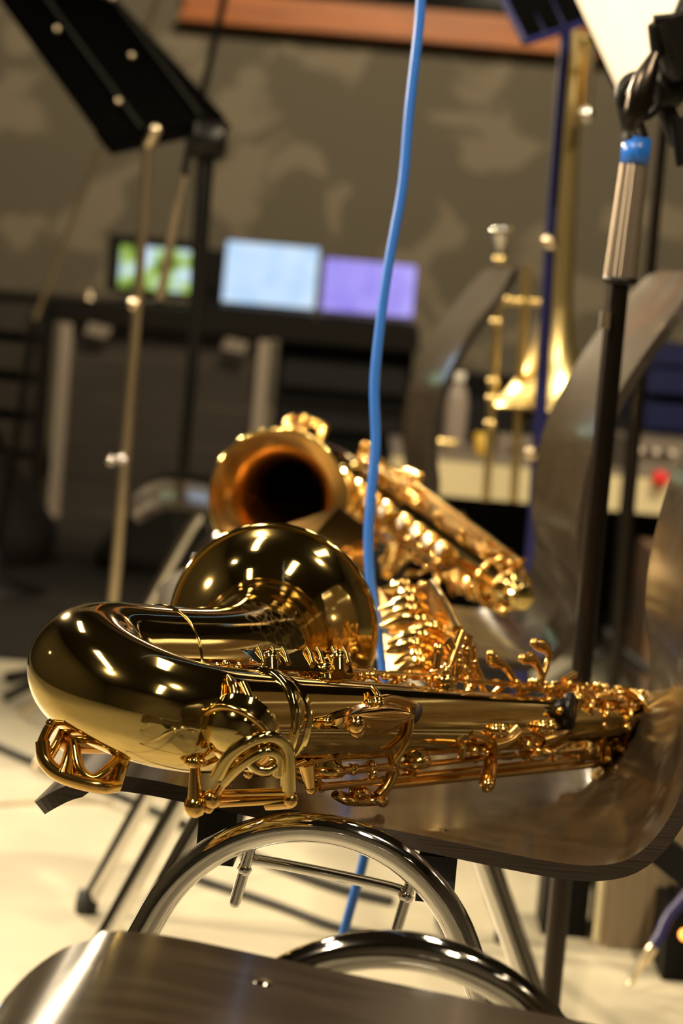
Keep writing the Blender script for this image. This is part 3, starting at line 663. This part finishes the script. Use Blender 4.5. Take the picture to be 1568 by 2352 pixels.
MB().tube(q(P(366, 690, 3.93)), q(P(312, 700, 3.9)), .005, 10).build('side_rod_joint', 'black_metal', cs)
for k in range(3):
    an = 2*PI*k/3 + .2; MB().tube((0, 0, .16), (math.cos(an)*.26, math.sin(an)*.26, .01), .007, 10).build('leg', 'steel', cs)
rd = thing('boom_stand', 'thin grey boom rod crossing behind the black music desk', 'stand', (P(20, 900, 5.6).x, 5.6, 0)); q = rel(rd)
MB().tube(q(P(372, -30, 5.6)), q(P(80, 735, 5.6)), .006, 8).build('boom_rod', 'steel', rd)
MB().tube(q(P(80, 735, 5.6)), (0, 0, .1), .009, 8).build('pole', 'black_metal', rd)
MB().lathe((0, 0, 0), (0, 0, 1), [(0, 0), (.13, 0), (.13, .02), (.02, .05), (.012, .12), (0, .12)], 24).build('foot', 'black_metal', rd)
tr = thing('tall_rod_stand', 'thin black rod rising above the desk hub beside the window corner', 'stand', (P(440, 1000, 5.0).x, 5.0, 0)); q = rel(tr)
MB().sweep([q(P(520, -30, 5.0)), q(P(466, 215, 5.0)), (0, 0, .05)], .008, 10).build('pole', 'black_metal', tr)
MB().lathe((0, 0, 0), (0, 0, 1), [(0, 0), (.13, 0), (.13, .02), (.02, .05), (.012, .12), (0, .12)], 24).build('foot', 'black_metal', tr)

# ================================================================== TROMBONE on its stand, navy music stand (right)
tb = thing('trombone', 'brass trombone standing bell down behind the chairs on the right', 'trombone', (P(1262, 940, 4.09).x, 4.09, P(1262, 940, 4.09).z)); q = rel(tb)
axT = (P(1312, 150, 4.09) - P(1255, 945, 4.09)); Lx = axT.length; axn = axT.normalized()
bprof = [(.108, 0), (.1085, .003), (.098, .010), (.080, .030), (.062, .055), (.048, .085), (.037, .12), (.031, .16), (.027, .21), (.0235, .30), (.0205, .40), (.018, .52), (.0135, Lx)]
MB().lathe((0, 0, 0), axn, bprof, 40).build('bell', 'trombone', tb)
MB().lathe((0, 0, 0), axn, [(r_ - .0015, h) for r_, h in bprof[:9]], 40).build('bell_inside', 'copper', tb)
p1 = q(P(1312, 150, 4.09)); p2 = q(P(1350, 150, 4.11))
MB().sweep(cat([p1, p1 + axn*.03 + V((.003, 0, 0)), (p1 + p2)/2 + axn*.045, p2 + axn*.03, p2, p2 - axn*.09], 6), .0125, 16).build('tuning_slide', 'trombone', tb)
MB().tube(q(P(1318, 70, 4.07)), q(P(1318, 160, 4.07)), .016, 14).build('slide_sleeve', 'trombone', tb)
MB().tube(q(P(1358, 110, 4.06)), q(P(1346, 262, 4.06)), .0075, 12).build('counterweight_rod', 'steel', tb); MB().ball(q(P(1346, 264, 4.05)), .014, 14).build('counterweight', 'chrome', tb)
mb = MB(); s0, s1 = q(P(1152, 525, 4.04)), q(P(1116, 1150, 4.04)); sd = (s1 - s0).normalized()
mb.lathe(s0, sd, [(.018, 0), (.020, .003), (.017, .012), (.010, .035), (.008, .05), (.0075, .08)], 20); mb.build('mouthpiece', 'chrome', tb)
MB().tube(s0 + sd*.05, s1, .0072, 12).build('hand_slide', 'trombone', tb)
MB().tube(s0 + sd*.06 + V((.05, .02, 0)), s1 + V((.05, .02, 0)), .0072, 12).build('hand_slide', 'trombone', tb)
b = MB(); b.tube(q(P(1146, 690, 4.04)), q(P(1262, 696, 4.08)), .006, 10); b.ball(q(P(1160, 690, 4.04)), .009, 10); b.build('cross_brace', 'trombone', tb)
for t in (.055, .085, .165, .27, .30, .345):
    MB().lathe(s0 + sd*t, sd, [(.0075, -.006), (.0105, -.003), (.0105, .003), (.0075, .006)], 16).build('slide_ferrule', 'trombone', tb)
tst = thing('trombone_stand', 'black stand holding the trombone by its bell', 'stand', (P(1250, 1100, 4.09).x, 4.09, 0)); q2 = rel(tst)
e = q2(P(1255, 945, 4.09))
MB().tube((0, 0, .1), e + V((0, 0, .05)), .010, 12).build('pole', 'black_metal', tst)
MB().lathe(e, axn, [(0, -.02), (.06, -.02), (.06, .0), (.03, .06), (0, .09)], 24).build('bell_cone', 'black_plastic', tst)
for k in range(3):
    an = 2*PI*k/3; MB().tube((0, 0, .14), (math.cos(an)*.25, math.sin(an)*.25, .012), .008, 10).build('leg', 'black_metal', tst)
ns = thing('music_stand', 'navy blue music stand with open frame desk at the top right', 'music stand', (P(1226, 1210, 3.6).x, 3.6, 0)); q = rel(ns)
MB().sweep([q(P(1300, 60, 3.62)), q(P(1262, 560, 3.6)), q(P(1226, 1210, 3.6)), (0, 0, .12)], [.0085, .009, .011, .011], 12).build('pole', 'navy_metal', ns)
for x, y in ((1263, 556), (1218, 1040)): MB().ball(q(P(x, y, 3.58)), .013, 12).build('height_knob', 'steel', ns)
c4 = [P(1205, 98, 3.55), P(1340, 52, 3.72), P(1235, -170, 3.85), P(1090, -130, 3.68)]; nrm = (c4[1] - c4[0]).cross(c4[3] - c4[0]).normalized()
fr = MB()
for i in range(4): fr.tube(q(c4[i]), q(c4[(i + 1) % 4]), .0055, 10)
fr.build('desk_frame', 'navy_metal', ns)
MB().prism([q(p_) for p_ in c4], nrm*.003).build('desk', 'black_matte', ns)
for s in (.33, .66): MB().tube(q(c4[0].lerp(c4[1], s)), q(c4[3].lerp(c4[2], s)), .004, 8).build('desk_rib', 'navy_metal', ns)
for k in range(3):
    an = 2*PI*k/3 + .8; MB().tube((0, 0, .18), (math.cos(an)*.28, math.sin(an)*.28, .012), .008, 10).build('leg', 'navy_metal', ns)
ps = thing('music_stand', 'dark thin music stand carrying the white sheet music, behind the microphone stand', 'music stand', (P(1480, 900, 3.5).x, 3.5, 0)); q = rel(ps)
MB().sweep([q(P(1525, 250, 3.5)), q(P(1492, 620, 3.5)), (0, 0, .12)], .009, 12).build('pole', 'dark_chrome', ps)
c4 = [P(1428, 215, 3.35), P(1690, 160, 3.52), P(1580, -170, 3.62), P(1290, -85, 3.45)]; nrm = (c4[1] - c4[0]).cross(c4[3] - c4[0]).normalized()
sg = 1 if nrm.y > 0 else -1
MB().prism([q(p_ + nrm*sg*.006) for p_ in c4], nrm*sg*.004).build('desk', 'black_matte', ps)
MB().tube(q(c4[0].lerp(c4[1], .5) + nrm*sg*.012), q(P(1525, 250, 3.5)), .009, 10).build('tilt_arm', 'black_metal', ps)
for k in range(3):
    an = 2*PI*k/3 + .4; MB().tube((0, 0, .18), (math.cos(an)*.28, math.sin(an)*.28, .012), .008, 10).build('leg', 'black_metal', ps)
sh = thing('sheet_music', 'cream white sheet music pages leaning at the top right', 'sheet music', c4[0]); q = rel(sh)
for i, (t0, t1, off) in enumerate(((-.02, .46, .002), (.44, 1.0, .0035))):
    A, B_, Cc, Dd = c4[0].lerp(c4[1], t0), c4[0].lerp(c4[1], t1), c4[3].lerp(c4[2], t1), c4[3].lerp(c4[2], t0)
    b = MB(); vs = []; n_ = 8
    for r_ in (0, 1):
        for k in range(n_ + 1):
            t = k/n_; p_ = (A.lerp(B_, t) if r_ == 0 else Dd.lerp(Cc, t)) - nrm*sg*(off + .012*math.sin(PI*t)); vs.append(q(p_))
    vs2 = [v_ + nrm*sg*.0006 for v_ in vs]
    b.add(vs, [(k, k + 1, k + n_ + 2, k + n_ + 1) for k in range(n_)]); b.add(vs2, [(k, k + n_ + 1, k + n_ + 2, k + 1) for k in range(n_)]); b.build('page', 'paper', sh)

# ================================================================== LAPTOP TABLE AND BACKGROUND
TY = 7.35
tt = thing('long_table', 'dark long table with brown board front, carrying the screens', 'table', (-0.7, 7.7, 0)); q = rel(tt)
tx0, tx1, tz = -1.75, .20, .715
MB().box(q(((tx0 + tx1)/2, 7.72, tz - .015)), (tx1 - tx0, .78, .03)).build('table_top', 'table_top', tt)
MB().box(q(((tx0 + tx1)/2, 7.34, tz - .045)), (tx1 - tx0, .03, .06)).build('apron', 'table_top', tt)
pxl, pxr = P(140, 950, TY).x, P(598, 900, TY).x
for x in (pxl, pxr): MB().box(q((x, TY, .335)), (.034, .04, .67)).build('leg', 'alu', tt)
for x in (tx0 + .05, tx1 - .05): MB().box(q((x, 8.05, .335)), (.04, .04, .67)).build('leg', 'alu', tt)
for k in range(5):
    MB().box(q(((pxl + pxr)/2, TY + .03, .075 + .132*k)), (pxr - pxl - .036, .02, .128)).build('board', 'brown_board', tt)
def screen_mat(name, kind):
    m = bpy.data.materials.new(name); m.use_nodes = True; nt = m.node_tree; b = nt.nodes['Principled BSDF']
    b.inputs['Base Color'].default_value = (0.01, 0.01, 0.01, 1); b.inputs['Roughness'].default_value = .2
    tc = nt.nodes.new('ShaderNodeTexCoord'); r = nt.nodes.new('ShaderNodeValToRGB'); n = nt.nodes.new('ShaderNodeTexNoise')
    nt.links.new(tc.outputs['Object'], n.inputs['Vector']); nt.links.new(n.outputs['Fac'], r.inputs[0]); nt.links.new(r.outputs[0], b.inputs['Emission Color'])
    cr_ = r.color_ramp
    if kind == 'photo':
        n.inputs['Scale'].default_value = 11; n.inputs['Detail'].default_value = 1.5
        cr_.elements[0].position = .40; cr_.elements[0].color = (.05, .10, .01, 1); cr_.elements[1].position = .60; cr_.elements[1].color = (.62, .80, 1.0, 1)
        e_ = cr_.elements.new(.5); e_.color = (.42, .62, .10, 1)
    else:
        n.inputs['Scale'].default_value = 14
        a_, c_ = ((.48, .70, .98), (.62, .80, 1.0)) if kind == 'blue' else ((.30, .24, .86), (.40, .34, .95))
        cr_.elements[0].position = .35; cr_.elements[0].color = (*a_, 1); cr_.elements[1].position = .6; cr_.elements[1].color = (*c_, 1)
    b.inputs['Emission Strength'].default_value = 0.5
    M[name] = m
screen_mat('screen_photo', 'photo'); screen_mat('screen_blue', 'blue'); screen_mat('screen_violet', 'violet')
def laptop(x0, x1, ztop, zb, y, smat, label):
    t = thing('laptop', label, 'laptop', ((x0 + x1)/2, y, tz + .0005), 0, 'laptops on the long table'); wd = x1 - x0
    MB().box((0, -.11, .009), (wd + .012, .23, .018)).build('base', 'black_plastic', t)
    R = Matrix.Rotation(math.radians(-12), 3, 'X'); hgt = ztop - zb
    lid = MB().box(R @ V((0, .012, hgt/2 + .02)) + V((0, 0, .008)), (wd + .012, .012, hgt + .022), R).build('lid', 'black_plastic', t)
    MB().box(R @ V((0, .0045, hgt/2 + .024)) + V((0, 0, .008)), (wd, .003, hgt), R).build('screen', smat, lid)
    MB().box((0, -.12, .0188), (wd - .04, .10, .0016)).build('keyboard', 'dark_grey', t)
laptop(P(512, 660, 7.6).x, P(724, 670, 7.6).x, tz + .205, tz, 7.6, 'screen_blue', 'laptop with light blue screen, left of the blue cable')
laptop(P(738, 700, 7.6).x, P(948, 710, 7.6).x, tz + .175, tz, 7.6, 'screen_violet', 'laptop with violet screen, behind the blue cable')
mo = thing('monitor', 'black desktop monitor showing a green and white picture', 'monitor', (P(380, 640, 7.6).x, 7.6, tz)); q = rel(mo)
xa, xb = P(247, 600, 7.6).x, P(462, 600, 7.6).x; za, zb = tz + .03, P(380, 548, 7.6).z
MB().box(q(((xa + xb)/2, 7.62, (za + zb)/2)), (xb - xa, .05, zb - za)).build('casing', 'black_plastic', mo)
MB().box(q((P(358, 620, 7.6).x, 7.592, P(358, 618, 7.6).z)), (P(441, 620, 7.6).x - P(276, 610, 7.6).x, .004, .140)).build('screen', 'screen_photo', mo)
MB().box(q(((xa + xb)/2, 7.64, tz + .026)), (.06, .04, .03)).build('neck', 'black_plastic', mo)
MB().box(q(((xa + xb)/2, 7.62, tz + .006)), (.22, .16, .012)).build('foot', 'black_plastic', mo)
sb = tag(MB().box((P(488, 640, 7.75).x, 7.76, tz + .1), (.10, .12, .2)).box((P(488, 640, 7.75).x, 7.695, tz + .12), (.07, .012, .10)).build('desk_speaker', 'black_plastic'), 'small black box speaker between the monitor and the light blue laptop', 'speaker')
# gear on the table edge
t = tag(MB().ball(P(205, 688, 7.5), .018, 12, (1.2, 1, 1)).lathe((P(205, 688, 7.5).x, 7.5, tz), (0, 0, 1), [(.02, 0), (.02, .008), (.006, .012), (.006, .03)], 12).build('small_microphone', 'steel'), 'small metal knob microphone on the table, left of the monitor', 'microphone')
for x, y, c_, l in ((225, 760, 'paper', 'pale paper scrap hanging from the table edge near the left post'), (540, 795, 'paper', 'pale paper note hanging from the table edge near the right post')):
    p_ = P(x, y, 7.315); tag(MB().prism([p_ + V((-.045, 0, -.012)), p_ + V((.03, 0, -.02)), p_ + V((.045, 0, .014)), p_ + V((-.03, 0, .025))], V((0, .004, 0))).build('paper_note', 'grey_panel'), l, 'paper')
# equipment rack under the right half of the table
rk = thing('equipment_rack', 'black equipment rack standing under the right end of the table', 'rack', (-.05, 7.6, 0)); q = rel(rk)
MB().box(q((-.03, 7.62, .33)), (.44, .45, .64)).build('case', 'black_case', rk)
for k in range(4): MB().box(q((-.03, 7.385, .09 + .15*k)), (.40, .02, .09 if k % 2 else .05)).build('rack_unit', 'dark_grey', rk)
# slatted crates at the left edge
cr_ = thing('slatted_crate', 'dark slatted crate at the left edge beside the table', 'crate', (-1.26, 7.1, 0)); q = rel(cr_)
for x in (-1.64, -.985): MB().box(q((x, 7.1, .34)), (.04, .4, .68)).build('upright', 'black_case', cr_)
for k in range(6): MB().box(q((-1.31, 6.91, .06 + .118*k)), (.70, .02, .085)).build('slat', 'slat', cr_)
MB().box(q((-1.31, 7.12, .34)), (.62, .3, .66)).build('core', 'black_case', cr_)
# dark bags in front of it
def bag(name, c, size, m, label, catg):
    b = MB(); n_, k_ = 20, 10; vs = []
    for i in range(k_ + 1):
        t = i/k_; z = t*size[2]; f_ = (1 - t**3*.45)*(0.9 + .1*math.sin(t*6))
        for k in range(n_):
            a = 2*PI*k/n_; ca, sa = math.cos(a), math.sin(a); pw = .5
            vs.append(V(c) + V((math.copysign(abs(ca)**pw, ca)*size[0]/2*f_, math.copysign(abs(sa)**pw, sa)*size[1]/2*f_, z)))
    b.add(vs, [(i*n_ + k, i*n_ + (k + 1) % n_, (i + 1)*n_ + (k + 1) % n_, (i + 1)*n_ + k) for i in range(k_) for k in range(n_)]); b.add(vs[-n_:], [list(range(n_))], False); b.add(vs[:n_], [list(range(n_))[::-1]], False)
    t_ = thing(name, label, catg, (0, 0, 0)); o = b.build('body', m, t_); t_.location = c; o.location = -V(c)
    h = MB().sweep(cat([(-.12, 0, size[2] - .01), (-.08, -.02, size[2] + .06), (.08, -.02, size[2] + .06), (.12, 0, size[2] - .01)], 5), .010, 8).build('handle', 'black_case', t_)
bag('instrument_bag', (-1.05, 6.2, 0), (.55, .4, .30), 'brown_bag', 'dark brown instrument bag on the floor at the left', 'bag')
bag('instrument_bag', (-.42, 6.3, 0), (.5, .4, .2), 'brown_bag', 'low dark bag on the floor below the brown boards', 'bag')
mt = tag(MB().box((-.75, 5.98, .006), (2.4, 2.6, .012)).build('dark_floor_sheet', 'brown_bag'), 'dark sheet on the floor under the bags', 'mat')  # thin dark sheet that makes the floor darker around the bags
# cream table with small things (centre right)
ct = thing('low_table', 'low table with a cream edge band behind the second saxophone', 'table', (.7, 5.3, 0)); q = rel(ct)
zt = P(1100, 1052, 5.1).z
MB().box(q((.80, 5.35, zt - .005)), (1.40, .56, .01)).build('table_top', 'grey_panel', ct)
MB().box(q((.80, 5.08, zt - .05)), (1.40, .02, .078)).build('edge_band', 'cream', ct)
for x in (.14, 1.46):
    for y in (5.12, 5.58): MB().box(q((x, y, (zt - .02)/2)), (.04, .04, zt - .02)).build('leg', 'black_metal', ct)
MB().box(q((.80, 5.6, .2)), (1.3, .02, .36)).build('back_panel', 'black_case', ct)
def ct_z(x, y): return zt
x_ = P(1000, 1085, 5.2).x
b = MB(); b.lathe((x_ - .04, 5.2, zt + .022), (1, 0, 0), [(.022, 0), (.020, .004), (.012, .02), (.009, .05), (.010, .08)], 18); b.ball((x_ - .03, 5.16, zt + .04), .012, 10); tag(b.build('brass_mouthpiece', 'trombone'), 'small brass mouthpiece piece lying on the cream table', 'mouthpiece')
x_ = P(1106, 1060, 5.2).x; tag(MB().lathe((x_, 5.2, zt), (0, 0, 1), [(0, 0), (.018, 0), (.020, .004), (.023, .05), (.021, .05), (.018, .006), (0, .005)], 18).build('yellow_cup', 'yellow'), 'small yellow cup on the cream table beside the trombone slide', 'cup')
x_ = P(1180, 1060, 5.2).x; tag(MB().box((x_, 5.25, zt + .025), (.08, .06, .05)).lathe((x_, 5.218, zt + .025), (0, -1, 0), [(.014, 0), (.014, .006), (0, .006)], 14).build('grey_device', 'grey_panel'), 'small grey device on the cream table behind the trombone', 'device')
x_ = P(1046, 960, 5.3).x
bt = thing('water_bottle', 'blurred pale water bottle standing on the cream table', 'bottle', (x_, 5.3, zt)); MB().lathe((0, 0, 0), (0, 0, 1), [(0, 0), (.026, 0), (.028, .01), (.028, .11), (.022, .14), (.012, .155), (.011, .165)], 20).build('body', 'bottle', bt); MB().lathe((0, 0, .163), (0, 0, 1), [(.014, 0), (.014, .018), (0, .018)], 16).build('cap', 'pearl', bt)
# dark shelving behind it and blue cases at the right edge
sf = thing('dark_shelf', 'black shelf unit behind the low cream table', 'shelf', (.55, 6.9, 0)); q = rel(sf)
MB().box(q((.72, 7.0, .30)), (.90, .3, .60)).build('case', 'black_case', sf)
for k in range(3): MB().box(q((.72, 6.84, .14 + .17*k)), (.84, .02, .10)).build('shelf_front', 'dark_grey', sf)
bs = thing('case_stack', 'stack of dark blue cases at the right edge', 'case', (P(1560, 900, 5.6).x + .25, 5.6, 0)); q = rel(bs)
xl = P(1488, 900, 5.6).x
zs_ = [P(1560, y, 5.6).z for y in (790, 850, 925, 1000, 1030)]
for i, (z1, z0, m_) in enumerate(((zs_[0], zs_[1] + .01, 'blue_case'), (zs_[1], zs_[2] + .02, 'blue_case'), (zs_[2] - .005, zs_[3] + .01, 'blue_case'))):
    MB().box(q((xl + .35, 5.85, (z0 + z1)/2)), (.7, .5, z1 - z0)).build('case_front', m_, bs)
MB().box(q((xl + .36, 5.9, zs_[0]/2 - .01)), (.66, .5, zs_[0] - .03)).build('core', 'black_case', bs)
mxr = thing('mixing_desk', 'grey mixing desk with a row of knobs at the right edge', 'mixing desk', (1.0, 5.1, zt)); q = rel(mxr)
MB().box(q((P(1440, 1060, 5.15).x + .3, 5.3, zt + .035)), (.62, .30, .07)).build('body', 'grey_panel', mxr)
for k in range(6): MB().lathe(q((P(1450 + 18*k, 1060, 5.15).x, 5.148, zt + .045)), (0, -1, 0), [(.008, 0), (.007, .012), (0, .012)], 12).build('knob', 'paper' if k % 2 else 'black_plastic', mxr)
MB().lathe(P(1517, 1100, 5.05) - V(ct.location), (0, -1, 0), [(.017, -.03), (.017, .004), (.012, .010), (0, .011)], 20).build('red_knob', 'red', ct)
# thin black stand with tripod
ts = thing('thin_stand', 'thin black tripod stand to the right of the microphone stand pole', 'stand', (P(1402, 1560, 4.6).x, 4.6, 0)); q = rel(ts)
hubp = q(P(1408, 1480, 4.6))
MB().sweep([q(P(1470, 700, 4.6)), q(P(1440, 1100, 4.6)), hubp], [.008, .011, .013], 12).build('pole', 'black_metal', ts)
MB().lathe(hubp + V((0, 0, -.02)), (0, 0, 1), [(0, 0), (.03, 0), (.03, .05), (0, .06)], 16).build('hub', 'black_plastic', ts)
for ex in ((-.20, -.08), (.24, -.10), (.03, .24)): MB().tube(hubp, (ex[0], ex[1], .012), .011, 10).build('leg', 'black_metal', ts)
# cartons and ribbed box at the right, floor level
bx = thing('carton', 'mottled brown carton on the floor behind the thin stand', 'box', (.95, 5.0, 0)); MB().box((0, 0, .16), (.55, .3, .32)).build('body', 'carton', bx)
for s in (-1, 1): MB().box((s*.14, 0, .323), (.27, .3, .006)).build('flap', 'carton', bx)
rb = thing('ribbed_box', 'beige ribbed box with a cream strip under the front chair on the right', 'box', (.445, 2.97, 0)); q = rel(rb)
xl, xr = .388, .505
MB().box(q(((xl + xr)/2, 3.0, .15)), (xr - xl, .12, .30)).build('body', 'beige_cloth', rb)
for k in range(6): MB().tube(q((xl + .012 + (xr - xl - .02)*k/5, 2.94, .0)), q((xl + .012 + (xr - xl - .02)*k/5, 2.94, .30)), .006, 8).build('rib', 'beige_cloth', rb)
MB().tube(q((xl - .004, 2.935, .01)), q((xl - .004, 2.935, .30)), .005, 10).build('corner_strip', 'cream', rb)
MB().box(q((.345, 3.02, .05)), (.06, .1, .10)).build('side_pocket', 'black_case', rb)
dk_ = tag(MB().box((.62, 2.87, .045), (.33, .12, .09)).box((.62, 2.87, .094), (.30, .10, .008)).build('dark_case', 'black_case'), 'dark case on the floor at the lower right edge', 'case')
tag(MB().lathe(V((.478, 2.808, .062)), (0, -1, 0), [(.007, -.003), (.007, .003), (0, .005)], 14).build('pilot_lamp', 'orange_led'), 'tiny orange pilot light on the dark case', 'light')
jp = thing('cable_plug', 'navy cable with metal plug hanging to the floor at lower right', 'cable', PZ(1445, 2262, .01)); q = rel(jp)
e0 = PZ(1445, 2262, .012); e1 = P(1562, 2075, e0.y + .02)
dv_ = (e1 - e0).normalized()
MB().sweep([q(e0), q(e0 + dv_*.030), q(e0 + dv_*.032), q(e0 + dv_*.055)], [.003, .004, .0075, .0075], 12).build('plug', 'steel', jp)
MB().sweep(cat([q(e0 + dv_*.055), q(e0.lerp(e1, .6)), q(e1), q(e1 + V((.1, 0, .1))), q(e1 + V((.3, 0, -.1)))], 5), .0075, 10).build('cord', 'navy_metal', jp)
# black leg of a stand at the right edge under the front chair's back
ls = thing('floor_stand', 'black stand leaning beyond the right edge, one leg in view', 'stand', (.62, 2.35, 0)); q = rel(ls)
MB().bar(q(P(1490, 1930, 2.3)), q(P(1720, 2110, 2.3)), .03, .03).build('leg', 'black_metal', ls)
MB().tube(q(P(1720, 2110, 2.3)), (0, 0, .0), .014, 12).build('foot_post', 'black_metal', ls)
MB().tube(q(P(1720, 2110, 2.3)), q(P(1760, 1500, 2.3)), .014, 12).build('pole', 'black_metal', ls)
# cables on the floor
def floor_cable(pp, r, label, m='rubber'):
    o = MB().sweep(cat([PZ(x, y, r) for x, y in pp], 6), r, 8).build('floor_cable', m); tag(o, label, 'cable', 'cables on the floor')
floor_cable([(-60, 1690), (60, 1742), (190, 1792), (330, 1850), (500, 1928), (640, 1990), (780, 2040), (900, 2070)], .007, 'black cable running across the pale floor from the left edge')
floor_cable([(430, 2010), (520, 2040), (640, 2080), (760, 2125), (860, 2150)], .006, 'short black cable on the floor seen inside the chrome arch')
floor_cable([(1010, 2110), (1060, 2190), (1130, 2250), (1240, 2320), (1330, 2380)], .007, 'black cable curving over the floor at lower right')
floor_cable([(-40, 1850), (60, 1842), (140, 1838), (260, 1842)], .003, 'thin grey cable on the floor left of the seat', 'steel')
floor_cable([(18, 1556), (60, 1548), (120, 1536), (200, 1530)], .012, 'thick black cable end on the floor left of the saxophone bow')
